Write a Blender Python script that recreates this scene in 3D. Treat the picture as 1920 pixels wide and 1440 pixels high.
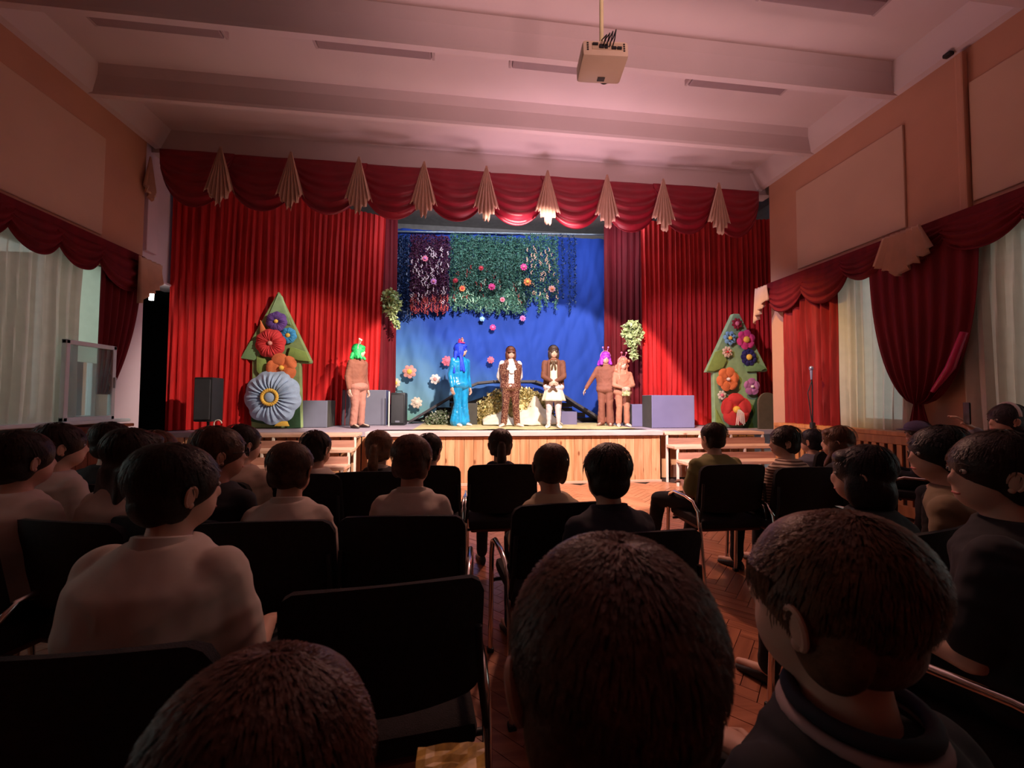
import bpy, bmesh, math, random
from mathutils import Vector as V, Matrix, Euler, noise
random.seed(7)
PI=math.pi
C=bpy.context.scene.collection
sc=bpy.context.scene
for o in list(bpy.data.objects): bpy.data.objects.remove(o)

# ---------------------------------------------------------------- camera
FPX,YAW,PIT,ROL=766.72,.11922,.03783,.00446
CAM=V((0,0,1.28))
fw=V((math.sin(YAW)*math.cos(PIT),math.cos(YAW)*math.cos(PIT),math.sin(PIT)))
r0=V((math.cos(YAW),-math.sin(YAW),0)); u0=r0.cross(fw)
rt=r0*math.cos(ROL)+u0*math.sin(ROL); up=-r0*math.sin(ROL)+u0*math.cos(ROL)
cd=bpy.data.cameras.new('camera'); cam=bpy.data.objects.new('camera',cd); C.objects.link(cam)
cd.lens=FPX/1920*36; cd.sensor_width=36; cd.clip_start=.02
cam.matrix_world=Matrix(((rt.x,up.x,-fw.x,CAM.x),(rt.y,up.y,-fw.y,CAM.y),(rt.z,up.z,-fw.z,CAM.z),(0,0,0,1)))
cd.dof.use_dof=True; cd.dof.focus_distance=6.5; cd.dof.aperture_fstop=7.5
sc.camera=cam
def ray(x,y): return fw+rt*((x-960)/FPX)-up*((y-720)/FPX)
def P(x,y,Y):                       # photo pixel + distance down the hall -> point
    d=ray(x,y); return CAM+d*(Y/d.y)
def PX(x,y,X):
    d=ray(x,y); return CAM+d*(X/d.x)

# ---------------------------------------------------------------- world, exposure, lights
sc.view_settings.view_transform='Standard'; sc.view_settings.look='None'
sc.view_settings.gamma=1; sc.view_settings.use_curve_mapping=False
sc.view_settings.exposure=0.6
w=bpy.data.worlds.new('overcast sky'); sc.world=w; w.use_nodes=True
w.node_tree.nodes['Background'].inputs[0].default_value=(.72,.86,.80,1)
w.node_tree.nodes['Background'].inputs[1].default_value=1.0
def spot(loc,tgt,power,col,ang,blend=.5,size=.08):
    l=bpy.data.lights.new('stage_or_fill_spot','SPOT'); l.energy=power; l.color=col; l.spot_size=math.radians(ang); l.spot_blend=blend; l.shadow_soft_size=size
    o=bpy.data.objects.new('stage_or_fill_spot',l); C.objects.link(o); o.location=loc
    o.rotation_euler=(V(tgt)-V(loc)).to_track_quat('-Z','Y').to_euler(); return o
spot((1.2,3.05,4.55),(1.0,8.0,.35),1900,(1,.86,.79),68,.12,.06)        # key, hung over the hall
spot((2.6,3.2,4.5),(-2.7,7.2,1.3),1300,(1,.82,.68),34,.5)            # warm par on the left house
spot((-.8,3.2,4.5),(4.6,7.0,1.2),700,(.86,.72,1),40,.5)              # violet par on the right
spot((2.4,4.6,4.4),(5.04,5.95,1.2),360,(1,.60,.13),48,.8)             # amber on the right wall
al=bpy.data.lights.new('backdrop_fill','AREA'); al.shape='RECTANGLE'; al.size=4.6; al.size_y=.25; al.energy=70; al.color=(.78,.85,1)  # unseen area lamp added to brighten the top of the backdrop
ao=bpy.data.objects.new('backdrop_fill',al); C.objects.link(ao); ao.location=(1.2,7.7,5.0); ao.rotation_euler=(V((1.2,9.2,3.1))-V((1.2,7.7,5.0))).to_track_quat('-Z','Y').to_euler()
spot((1.0,4.3,4.4),(1.1,6.2,.2),220,(1,.60,.42),80,.8)               # orange on the stage front
spot((1.2,5.3,4.5),(1.4,2.6,0),300,(1,.50,.36),75,1,.2)              # dim orange wash down the aisle
spot((1.4,5.0,.95),(1.5,6.4,4.9),230,(1,.62,.78),62,1,.4)            # lilac uplight added to brighten the beam over the stage
spot((1.6,5.95,.95),(1.5,5.2,5.1),240,(1,.60,.66),110,1,.4)          # unseen pink uplight added to boost the bounce on the ceiling
spot((1.6,-1.2,2.9),(1.6,2.7,5.1),430,(1,.56,.54),68,1,.4)           # unseen pink fill added to lift the near faces of the ceiling ribs

# ---------------------------------------------------------------- materials
MC={}
def mat(name,col,rough=.6,metal=0,var=.12,scale=8,bump=0,bscale=60,sheen=0,spec=.4,stretch=(1,1,1),trans=0,alpha=1,sub=0,emit=0,nd=3):
    if name in MC: return MC[name]
    m=bpy.data.materials.new(name); MC[name]=m; m.use_nodes=True; nt=m.node_tree; N=nt.nodes; L=nt.links
    b=N['Principled BSDF']; b.inputs['Roughness'].default_value=rough; b.inputs['Metallic'].default_value=metal
    b.inputs['Specular IOR Level'].default_value=spec
    tc=N.new('ShaderNodeTexCoord'); mp=N.new('ShaderNodeMapping'); mp.inputs['Scale'].default_value=stretch
    L.new(tc.outputs['Object'],mp.inputs[0])
    nz=N.new('ShaderNodeTexNoise'); nz.inputs['Scale'].default_value=scale; nz.inputs['Detail'].default_value=nd; L.new(mp.outputs[0],nz.inputs['Vector'])
    cr=N.new('ShaderNodeValToRGB'); c=V(col)
    cr.color_ramp.elements[0].position=.3; cr.color_ramp.elements[1].position=.7
    cr.color_ramp.elements[0].color=(*(c*(1-var)),1); cr.color_ramp.elements[1].color=(*[min(1,q*(1+var)) for q in c],1)
    L.new(nz.outputs[0],cr.inputs[0]); L.new(cr.outputs[0],b.inputs['Base Color'])
    if bump:
        n2=N.new('ShaderNodeTexNoise'); n2.inputs['Scale'].default_value=bscale; L.new(mp.outputs[0],n2.inputs['Vector'])
        bp=N.new('ShaderNodeBump'); bp.inputs['Strength'].default_value=bump; bp.inputs['Distance'].default_value=.01
        L.new(n2.outputs[0],bp.inputs['Height']); L.new(bp.outputs[0],b.inputs['Normal'])
    if sheen: b.inputs['Sheen Weight'].default_value=sheen; b.inputs['Sheen Roughness'].default_value=.4; b.inputs['Sheen Tint'].default_value=(*[min(1,q*1.5+.05) for q in c],1)
    if sub: b.inputs['Subsurface Weight'].default_value=sub; b.inputs['Subsurface Scale'].default_value=.01
    if emit: b.inputs['Emission Color'].default_value=(*c,1); b.inputs['Emission Strength'].default_value=emit
    if trans or alpha<1:
        tr=N.new('ShaderNodeBsdfTranslucent'); L.new(cr.outputs[0],tr.inputs[0]); mx=N.new('ShaderNodeMixShader'); mx.inputs[0].default_value=trans
        L.new(b.outputs[0],mx.inputs[1]); L.new(tr.outputs[0],mx.inputs[2]); last=mx
        if alpha<1:
            tp=N.new('ShaderNodeBsdfTransparent'); m2=N.new('ShaderNodeMixShader'); m2.inputs[0].default_value=alpha
            L.new(tp.outputs[0],m2.inputs[1]); L.new(mx.outputs[0],m2.inputs[2]); last=m2
        L.new(last.outputs[0],N['Material Output'].inputs[0])
    return m
def wood(name,c1,c2,rough=.45,axis=2,sc_=3,knots=True):
    if name in MC: return MC[name]
    m=bpy.data.materials.new(name); MC[name]=m; m.use_nodes=True; nt=m.node_tree; N=nt.nodes; L=nt.links; b=N['Principled BSDF']
    tc=N.new('ShaderNodeTexCoord'); oi=N.new('ShaderNodeObjectInfo'); ad=N.new('ShaderNodeVectorMath'); ad.operation='MULTIPLY_ADD'
    cb=N.new('ShaderNodeCombineXYZ'); mm=N.new('ShaderNodeMath'); mm.operation='MULTIPLY'; mm.inputs[1].default_value=37
    L.new(oi.outputs['Random'],mm.inputs[0]); [L.new(mm.outputs[0],cb.inputs[i]) for i in range(3)]
    mp=N.new('ShaderNodeMapping'); s=[sc_*6]*3; s[axis]=sc_*.5; mp.inputs['Scale'].default_value=s
    L.new(tc.outputs['Object'],ad.inputs[0]); ad.inputs[1].default_value=(1,1,1); L.new(cb.outputs[0],ad.inputs[2]); L.new(ad.outputs[0],mp.inputs[0])
    nz=N.new('ShaderNodeTexNoise'); nz.inputs['Scale'].default_value=1; nz.inputs['Detail'].default_value=5; nz.inputs['Distortion'].default_value=.6; L.new(mp.outputs[0],nz.inputs['Vector'])
    cr=N.new('ShaderNodeValToRGB'); cr.color_ramp.elements[0].position=.35; cr.color_ramp.elements[1].position=.65
    cr.color_ramp.elements[0].color=(*c1,1); cr.color_ramp.elements[1].color=(*c2,1); L.new(nz.outputs[0],cr.inputs[0])
    out=cr.outputs[0]
    hv=N.new('ShaderNodeHueSaturation'); mr=N.new('ShaderNodeMapRange'); mr.inputs['To Min'].default_value=.82; mr.inputs['To Max'].default_value=1.15
    L.new(oi.outputs['Random'],mr.inputs[0]); L.new(mr.outputs[0],hv.inputs['Value']); L.new(out,hv.inputs['Color']); out=hv.outputs[0]
    if knots:
        vo=N.new('ShaderNodeTexVoronoi'); vo.inputs['Scale'].default_value=1; m2=N.new('ShaderNodeMapping'); s=[7]*3; s[axis]=3.2; m2.inputs['Scale'].default_value=s
        L.new(ad.outputs[0],m2.inputs[0]); L.new(m2.outputs[0],vo.inputs['Vector'])
        k=N.new('ShaderNodeValToRGB'); k.color_ramp.elements[0].position=.07; k.color_ramp.elements[0].color=(.28,.12,.06,1); k.color_ramp.elements[1].position=.16; k.color_ramp.elements[1].color=(1,1,1,1)
        L.new(vo.outputs['Distance'],k.inputs[0]); mx=N.new('ShaderNodeMix'); mx.data_type='RGBA'; mx.blend_type='MULTIPLY'; mx.inputs['Factor'].default_value=.8
        L.new(out,mx.inputs['A']); L.new(k.outputs[0],mx.inputs['B']); out=mx.outputs['Result']
    L.new(out,b.inputs['Base Color']); b.inputs['Roughness'].default_value=rough
    return m
def cloth_pattern(name,base,c2,kind,scale,rough=.7,thr=.5,metal=0):
    if name in MC: return MC[name]
    m=bpy.data.materials.new(name); MC[name]=m; m.use_nodes=True; nt=m.node_tree; N=nt.nodes; L=nt.links; b=N['Principled BSDF']
    tc=N.new('ShaderNodeTexCoord')
    if kind=='stripe':
        t=N.new('ShaderNodeTexWave'); t.bands_direction='Z'; t.inputs['Distortion'].default_value=.6; fac=t.outputs[0]
    elif kind=='spots':
        t=N.new('ShaderNodeTexVoronoi'); fac=t.outputs['Distance']
    else:
        t=N.new('ShaderNodeTexNoise'); t.inputs['Detail'].default_value=4; fac=t.outputs[0]
    t.inputs['Scale'].default_value=scale; L.new(tc.outputs['Object'],t.inputs['Vector'])
    cr=N.new('ShaderNodeValToRGB'); cr.color_ramp.elements[0].position=max(0,thr-.05); cr.color_ramp.elements[1].position=thr+.05
    cr.color_ramp.elements[0].color=(*base,1); cr.color_ramp.elements[1].color=(*c2,1); L.new(fac,cr.inputs[0]); L.new(cr.outputs[0],b.inputs['Base Color'])
    b.inputs['Roughness'].default_value=rough; b.inputs['Metallic'].default_value=metal
    return m
ceil_m=mat('ceiling_paint',(.60,.50,.50),.85,scale=1.2,var=.04,bump=.1,bscale=25)
wall_m=mat('peach_wall_paint',(.54,.28,.185),.85,scale=2,var=.05,bump=.1,bscale=40)
panel_m=mat('cream_panel_paint',(.60,.40,.29),.8,scale=2,var=.04,bump=.08,bscale=40)
pillar_m=mat('white_pillar_paint',(.68,.54,.60),.8,scale=2,var=.04)
dark_m=mat('passage_darkness',(.012,.010,.012),.9)  # near-black colour puts the darkness of the side passage into its walls
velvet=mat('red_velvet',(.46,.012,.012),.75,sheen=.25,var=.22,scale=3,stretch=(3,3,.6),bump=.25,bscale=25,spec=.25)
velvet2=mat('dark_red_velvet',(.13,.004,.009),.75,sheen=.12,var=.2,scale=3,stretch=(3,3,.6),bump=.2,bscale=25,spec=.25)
swag_m=mat('crimson_swag_satin',(.26,.006,.022),.45,sheen=.1,var=.15,scale=4,spec=.5)
cream_m=mat('cream_satin',(.62,.40,.30),.5,sheen=.3,var=.06,spec=.4)
sheer_m=mat('sheer_voile',(.62,.56,.48),.8,trans=.22,alpha=.90,var=.05)
blind_m=mat('white_roller_blind',(.85,.87,.80),.8,trans=.85,var=.03)
upvc=mat('white_plastic_frame',(.62,.68,.70),.4,var=.03)
pine=wood('pine_cladding',(.52,.22,.10),(.70,.36,.19),.4,2,3)
pine2=wood('pine_tread',(.55,.30,.20),(.72,.44,.32),.5,0,3)
parq=wood('parquet_oak',(.25,.085,.042),(.40,.155,.08),.30,0,4,False)
brownwood=wood('brown_wainscot',(.11,.022,.008),(.20,.045,.015),.5,2,3,False)
orangewood=wood('orange_slat_wood',(.36,.13,.04),(.52,.21,.07),.45,2,3,False)
whitesteel=mat('white_steel_tube',(.75,.62,.52),.4,var=.05)
chrome=mat('chrome_tube',(.75,.70,.66),.18,metal=1,var=.05)
chairfab=mat('black_upholstery',(.012,.009,.010),.9,sheen=.25,var=.3,scale=60,bump=.3,bscale=300)
seatwood=mat('reddish_seat_shell',(.10,.022,.012),.5,var=.2)
blackpl=mat('black_plastic',(.015,.015,.017),.5,var=.1)
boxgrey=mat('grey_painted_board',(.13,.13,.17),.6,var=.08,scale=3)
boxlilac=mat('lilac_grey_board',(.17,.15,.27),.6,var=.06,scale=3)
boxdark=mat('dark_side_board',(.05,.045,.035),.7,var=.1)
skin_s=mat('skin',(.55,.30,.21),.55,sub=.08,var=.05)

# ---------------------------------------------------------------- mesh helpers
class MB:
    def __init__(s): s.v=[]; s.f=[]
    def add(s,vs,fs):
        n=len(s.v); s.v+= [V(q) for q in vs]; s.f+=[tuple(i+n for i in f) for f in fs]; return s
    def box(s,c,d,rot=None,taper=None):
        c=V(c); h=V(d)/2; vs=[]
        for z in (-1,1):
            for x,y in ((-1,-1),(1,-1),(1,1),(-1,1)):
                k=taper if (taper and z==1) else 1
                q=V((x*h.x*k,y*h.y*k,z*h.z)); 
                if rot: q=rot@q
                vs.append(c+q)
        return s.add(vs,[(0,3,2,1),(4,5,6,7),(0,1,5,4),(1,2,6,5),(2,3,7,6),(3,0,4,7)])
    def bbox(s,c,d,b=.01,rot=None):    # bevelled box
        bm=bmesh.new(); bmesh.ops.create_cube(bm,size=1); bmesh.ops.scale(bm,vec=V(d),verts=bm.verts)
        bmesh.ops.bevel(bm,geom=list(bm.edges),offset=b,segments=2,affect='EDGES',profile=.6)
        bm.verts.index_update(); R=rot or Matrix.Identity(3)
        s.add([V(c)+R@v.co for v in bm.verts],[[v.index for v in f.verts] for f in bm.faces]); bm.free(); return s
    def rings(s,R,close=True,cap=True):
        n=len(R[0]); vs=[p for r in R for p in r]; fs=[]
        for i in range(len(R)-1):
            for j in range(n if close else n-1):
                k=(j+1)%n; fs.append((i*n+j,i*n+k,(i+1)*n+k,(i+1)*n+j))
        if cap: fs.append(tuple(range(n))[::-1]); fs.append(tuple((len(R)-1)*n+j for j in range(n)))
        return s.add(vs,fs)
    def tube(s,pts,r,n=8,cap=True):
        pts=[V(p) for p in pts]; R=[]; ref=None
        rr=r if isinstance(r,(list,tuple)) else [r]*len(pts)
        for i,p in enumerate(pts):
            t=(pts[min(i+1,len(pts)-1)]-pts[max(i-1,0)]).normalized()
            if ref is None: ref=t.orthogonal().normalized()
            a=(ref-t*ref.dot(t)); a=a.normalized() if a.length>1e-6 else t.orthogonal().normalized(); ref=a; b=t.cross(a)
            R.append([p+(a*math.cos(2*PI*j/n)+b*math.sin(2*PI*j/n))*rr[i] for j in range(n)])
        return s.rings(R,True,cap)
    def capsule(s,p1,r1,p2,r2,n=12):
        p1=V(p1);p2=V(p2); d=(p2-p1); L=d.length
        if L<1e-6: return s.ell(p1,(r1,)*3)
        d/=L; pts=[];rr=[]
        for a in (82,50,22): pts.append(p1-d*r1*math.sin(math.radians(a))); rr.append(r1*math.cos(math.radians(a)))
        for t in (0,.5,1): pts.append(p1.lerp(p2,t)); rr.append(r1+(r2-r1)*t)
        for a in (22,50,82): pts.append(p2+d*r2*math.sin(math.radians(a))); rr.append(r2*math.cos(math.radians(a)))
        return s.tube(pts,rr,n)
    def ell(s,c,r,rot=None,n=16,m=10):
        c=V(c); R=[]
        for i in range(m+1):
            a=-PI/2+PI*(i+.02 if i==0 else (i-.02 if i==m else i))/m
            ring=[]
            for j in range(n):
                q=V((r[0]*math.cos(a)*math.cos(2*PI*j/n),r[1]*math.cos(a)*math.sin(2*PI*j/n),r[2]*math.sin(a)))
                ring.append(c+(rot@q if rot else q))
            R.append(ring)
        return s.rings(R)
    def prism(s,outline,y0,y1):      # outline in x,z extruded along y
        n=len(outline); vs=[(x,y0,z) for x,z in outline]+[(x,y1,z) for x,z in outline]
        fs=[tuple(range(n)),tuple(range(2*n-1,n-1,-1))]+[(i,i+n,(i+1)%n+n,(i+1)%n) for i in range(n)]
        return s.add(vs,fs)
    def mesh(s,name,m,smooth=True,org=None,fixn=True):
        if org is not None: vs=[tuple(v-V(org)) for v in s.v]
        else: vs=[tuple(v) for v in s.v]
        me=bpy.data.meshes.new(name); me.from_pydata(vs,[],s.f); 
        if fixn:
            bm=bmesh.new(); bm.from_mesh(me); bmesh.ops.recalc_face_normals(bm,faces=bm.faces); bm.to_mesh(me); bm.free()
        if isinstance(m,(list,tuple)): [me.materials.append(q) for q in m]
        else: me.materials.append(m)
        if smooth: me.shade_smooth()
        return me
    def build(s,name,m,parent=None,smooth=False,org=None,fixn=True,loc=None):
        me=s.mesh(name,m,smooth,org,fixn); o=bpy.data.objects.new(name,me); C.objects.link(o)
        if parent: o.parent=parent
        if parent is None and org is not None: o.location=V(org)
        if loc is not None: o.location=loc
        if smooth:
            try: me.set_sharp_from_angle(angle=math.radians(50))
            except Exception: pass
        return o
def tag(o,label=None,cat=None,group=None,kind=None):
    if label: o['label']=label
    if cat: o['category']=cat
    if group: o['group']=group
    if kind: o['kind']=kind
    return o
def thing(name,label,cat,loc=(0,0,0),rz=0,group=None):
    o=bpy.data.objects.new(name,None); C.objects.link(o); o.location=loc; o.rotation_euler=(0,0,rz); o.empty_display_size=.1
    return tag(o,label,cat,group)
def struct(name,mb,m,smooth=False,parent=None):
    o=mb.build(name,m,parent,smooth)
    if parent is None: o['kind']='structure'
    return o
def copy_tree(o,parent=None):
    c=o.copy(); C.objects.link(c)
    if parent: c.parent=parent
    for ch in list(o.children): copy_tree(ch,c)
    return c
def remesh(mb,vox,smooth=4):
    me=mb.mesh('tmp',skin_s,True,fixn=True); o=bpy.data.objects.new('tmp',me); C.objects.link(o)
    r=o.modifiers.new('r','REMESH'); r.mode='VOXEL'; r.voxel_size=vox
    if smooth: q=o.modifiers.new('s','SMOOTH'); q.iterations=smooth; q.factor=.5
    dg=bpy.context.evaluated_depsgraph_get(); ev=o.evaluated_get(dg); m2=ev.to_mesh()
    out=MB(); out.v=[v.co.copy() for v in m2.vertices]; out.f=[tuple(p.vertices) for p in m2.polygons]
    ev.to_mesh_clear(); bpy.data.objects.remove(o); bpy.data.meshes.remove(me)
    return out

# ---------------------------------------------------------------- the hall
XL,XR,HB,HS=-4.43,5.04,4.86,5.16
YST,ZS=6.16,.80
YB=-3.5
# floor slab + parquet blocks
fl=struct('floor',MB().box((.3,1.6,-.06),(9.6,10.4,.1)),mat('floor_joint',(.03,.012,.008),.8))
bl,bw=.36,.075
blocks=[]
mesh_a=MB().bbox((0,0,0),(bl-.003,bw-.003,.02),.0015).mesh('parquet_block',parq,False)
pa=[]
dx=math.sqrt(.5)
for i in range(-60,90):
    for j in range(-14,36):
        # herringbone lattice rotated 45 degrees
        x=i*bw+ j*bl; y=i*bw - j*bl
        for k in (0,1):
            if k==0: cx,cy,a=x+bl/2,y+bw/2,0
            else: cx,cy,a=x+bw/2-0,y+bw+bl/2,PI/2
            X=(cx-cy)*dx+1.3; Y=(cx+cy)*dx
            if XL+.1<X<XR-.1 and .1<Y<YST-.05: pa.append((X,Y,a+PI/4))
seen=set(); pb=[]
for q in pa:
    k=(round(q[0],2),round(q[1],2),round(q[2],1))
    if k not in seen: seen.add(k); pb.append(q)
def vis_key(q):
    X,Y=q[0],q[1]
    d=V((X,Y,0))-CAM; z=d.dot(fw)
    if z<.2: return 99
    px=960+FPX*d.dot(rt)/z; py=720-FPX*d.dot(up)/z
    ok=(870<px<940 and 905<py<1200) or (1170<px<1480 and 905<py<1300) or (600<px<900 and 1080<py<1440)
    return Y if ok else Y+50
pb.sort(key=vis_key)
rest=MB()
for n,(X,Y,a) in enumerate(pb):
    if n<290:
        o=bpy.data.objects.new('parquet_block',mesh_a); C.objects.link(o); o.parent=fl; o.location=(X,Y,-.008+random.uniform(0,.0012)); o.rotation_euler=(0,0,a)
    else:
        R=Matrix.Rotation(a,3,'Z'); rest.box((X,Y,-.008+random.uniform(0,.0012)),(bl-.003,bw-.003,.02),R)
o=rest.build('parquet_field',parq,fl); o['kind']='stuff'
# ceiling: slab and ribs
ce=struct('ceiling',MB().box((.3,1.4,HS+.05),(9.9,10.2,.1)),ceil_m)
def rib(Y,wb=.10,wt=.30,zb=HB):
    m=MB(); R=[]
    prof=[(-wt/2,HS+.01),(-wt/2*.62,HS-.10),(-wb/2,zb+.03),(-wb/2+.015,zb),(wb/2-.015,zb),(wb/2,zb+.03),(wt/2*.62,HS-.10),(wt/2,HS+.01)]
    for X in (XL-.05,XR+.05): R.append([V((X,Y+a,z)) for a,z in prof])
    m.rings(R); return m.build('ceiling_rib',ceil_m,ce)
for Y in (5.28,4.13,2.98,1.83,.68,-.47,-1.62): rib(Y)
m=MB().box((.3,6.44,4.99),(9.9,.22,.36)); struct('trim_1',m,ceil_m)
for s,X in ((1,XL),(-1,XR)):
    m=MB(); prof=[(0,HS),(0,HB-.0),(.07*s,HB+.02),(.2*s,HS)]
    R=[[V((X+a,Y,z)) for a,z in prof] for Y in (YB,6.4)]; m.rings(R); m.build('ceiling_haunch',ceil_m,ce)
# fluorescent fittings, switched off
fit=None
offm=mat('unlit_lamp_diffuser',(.30,.22,.23),.5,var=.04)
fx=[(-3.12,4.42,5.08,'far left in the bay behind the second rib'),(-.98,4.42,5.08,'left of the projector behind the second rib'),(1.12,4.42,5.08,'just behind the hanging projector'),(3.25,4.42,5.08,'right of the projector behind the second rib'),(3.35,3.35,5.08,'cut by the top edge of the photo')]
for x,y,z,t in fx:
    if fit is None:
        fit=o=thing('ceiling_light','','lamp')
        MB().bbox((0,0,.03),(1.24,.17,.05),.01).build('lamp_housing',mat('lamp_housing_paint',(.42,.33,.33),.5),o)
        MB().bbox((0,0,-.012),(1.2,.14,.04),.015).build('diffuser',offm,o)
        for sx in (-1,1): MB().bbox((sx*.62,0,.015),(.03,.17,.075),.006).build('end_cap',mat('lamp_housing_paint',(.4,.3,.3)),o)
    else: o=copy_tree(fit)
    o.location=(x,y,z); tag(o,'unlit fluorescent ceiling light '+t,'lamp','unlit ceiling lights')
# side walls
def wall_boxes(X,s,wins,y1,zl=None):
    m=MB(); T=.3; cx=X-s*T/2
    ys=[YB]+[q for w_ in wins for q in (w_[0],w_[1])]+[y1]
    for i in range(0,len(ys),2): m.box((cx,(ys[i]+ys[i+1])/2,HS/2),(T,ys[i+1]-ys[i],HS))
    for a,b,z0,z1 in wins:
        m.box((cx,(a+b)/2,z0/2),(T,b-a,z0)); m.box((cx,(a+b)/2,(z1+HS)/2),(T,b-a,HS-z1))
    return m
winsL=[(1.2,3.2,1.0,2.95),(3.7,5.72,1.0,2.95)]
winsR=[(.6,3.25,1.0,2.95),(4.15,5.62,1.0,2.95)]
wl=struct('wall_left',wall_boxes(XL,1,winsL,6.17),wall_m)
wr=struct('wall_right',wall_boxes(XR,-1,winsR,6.14),wall_m)
# left wall beyond the pillar: lintel over a dark side passage
m=MB().box((XL-.2,6.65,4.07),(.3,.96,2.18)); struct('wall_side',m,pillar_m)
m=MB().box((XL-.1,5.96,1.56),(.25,.44,3.1)); struct('trim_2',m,pillar_m)
MB().bbox((XL-.03,6.34,3.9),(.06,.20,1.1),.01).build('boxed_pipe',pillar_m,bpy.data.objects['wall_side'])
MB().bbox((XL-.03,6.55,2.99),(.07,.75,.03),.008).build('ledge',pillar_m,bpy.data.objects['wall_side'])
struct('wall_passage',MB().box((XL-1.7,7.0,1.5),(.1,3,3)).box((XL-.9,8.5,1.5),(1.7,.1,3)).box((XL-.9,5.9,1.5),(1.5,.1,3)).box((XL-.95,7.2,3.05),(1.6,2.9,.1)).box((XL-.95,7.2,-.05),(1.6,2.9,.1)),dark_m)
struct('wall_back',MB().box((.3,YB-.1,2.6),(10,.2,5.2)),wall_m)
struct('wall_stage',MB().box((.9,10.05,2.8),(11.6,.2,5.6)).box((6.6,8.1,2.8),(.2,4.0,5.6)).box((5.95,6.2,2.8),(1.5,.1,5.6)).box((XL-.0,8.55,2.8),(.2,3.0,5.6)).box((.9,8.3,5.55),(11.6,3.6,.1)),mat('stage_wall_paint',(.30,.26,.24),.85))
# raised plaster panels high on both walls
def panel(X,s,y0,y1,z0,z1,wall):
    m=MB(); m.bbox((X+s*.012,(y0+y1)/2,(z0+z1)/2),(.03,y1-y0,z1-z0),.012); o=m.build('plaster_panel',panel_m,wall); return o
for y0,y1 in ((-2.6,-.3),(0,2.1),(2.45,3.9),(4.0,5.50)): panel(XL,1,y0,y1,3.27,4.48,wl)
MB().bbox((XL+.02,3.95,4.0),(.05,.08,1.7),.01).build('pilaster_strip',wall_m,wl)
for y0,y1 in ((4.04,5.57),(1.6,3.42),(-1,1.2)): panel(XR,-1,y0,y1,3.27,4.48,wr)
MB().bbox((XR-.03,3.47,3.95),(.07,.07,1.75),.015).build('pilaster_strip',wall_m,wr)
# curtain rail boxes along the side walls
for X,s,wl_ in ((XL,1,wl),(XR,-1,wr)): MB().bbox((X+s*.02,1.3,3.16),(.05,9.4,.05),.01).build('curtain_rail_box',wall_m,wl_)

# windows: frames and sashes
wi=0
def window(X,s,a,b,z0,z1,name,mull=2):
    root=bpy.data.objects.new(name,None); C.objects.link(root); root.location=(X-s*.18,(a+b)/2,z0); root['kind']='structure'
    o3=root.location
    m=MB()
    for y in (a+.03,b-.03): m.bbox(V((X-s*.18,y,(z0+z1)/2))-o3,(.07,.06,z1-z0),.008)
    for z in (z0+.03,z1-.03): m.bbox(V((X-s*.18,(a+b)/2,z))-o3,(.07,b-a,.06),.008)
    for k in range(1,mull+1): m.bbox(V((X-s*.18,a+(b-a)*k/(mull+1),(z0+z1)/2))-o3,(.07,.07,z1-z0),.008)
    m.build('window_frame',upvc,root)
    gl=mat('window_glass',(.8,.9,.88),.05,alpha=.12,trans=0,var=0)
    for k in range(mull+1):
        y0=a+(b-a)*k/(mull+1)+.04; y1=a+(b-a)*(k+1)/(mull+1)-.04
        MB().box(V((X-s*.19,(y0+y1)/2,(z0+z1)/2))-o3,(.006,y1-y0,z1-z0-.1)).build('pane',gl,root)
    MB().bbox(V((X+s*(.02 if s>0 else -.12),(a+b)/2,z0+.0))-o3,(.42 if s>0 else .2,b-a+.1,.04),.01).build('window_sill',upvc,root)
    return root
window(XL,1,3.7,5.72,1.0,2.95,'window_1'); window(XL,1,1.2,3.2,1.0,2.95,'window_2')
window(XR,-1,4.15,5.62,1.0,2.95,'window_3',1); window(XR,-1,.6,3.25,1.0,2.95,'window_4',2)
# open sash and bright roller blind of the far left window
sp=bpy.data.objects['window_1']; 
def P_on(X,x,y): return PX(x,y,X)
def quad_sash(xl,xr,yt,yb,X):
    a=P_on(X,xl,yt);b=P_on(X,xr,yt);c=P_on(X,xr,yb); y0,y1=a.y,b.y; z1=(a.z+b.z)/2; z0=c.z
    root=thing('open_window_sash','white plastic window sash standing open beside the left sheer curtain','window',(X,y0,z0))
    w_=y1-y0;h=z1-z0; m=MB(); t=.05
    m.bbox((0,t/2,h/2),(.05,t,h),.008); m.bbox((0,w_-t/2,h/2),(.05,t,h),.008); m.bbox((0,w_/2,t/2),(.05,w_,t),.008); m.bbox((0,w_/2,h-t/2),(.05,w_,t),.008)
    m.build('sash_frame',upvc,root); MB().box((0,w_/2,h/2),(.012,w_-.08,h-.08)).build('pane',mat('tinted_pane',(.30,.42,.42),.08,alpha=.35,trans=.3,var=.05),root)
    MB().bbox((.035,w_-.03,h*.5),(.03,.02,.13),.006).build('sash_handle',upvc,root)
    return root
quad_sash(120,216,643,786,XL+.16)
m=MB(); a=P_on(XL-.02,150,470); b=P_on(XL-.02,187,470)
m.box((XL-.05,(a.y+b.y)/2+.02,2.3),(.01,b.y-a.y+.45,1.2)); tag(m.build('roller_blind',blind_m,None,org=(XL-.05,(a.y+b.y)/2,1.7)),'bright white roller blind in the gap right of the left sheer curtain','blind')
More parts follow.
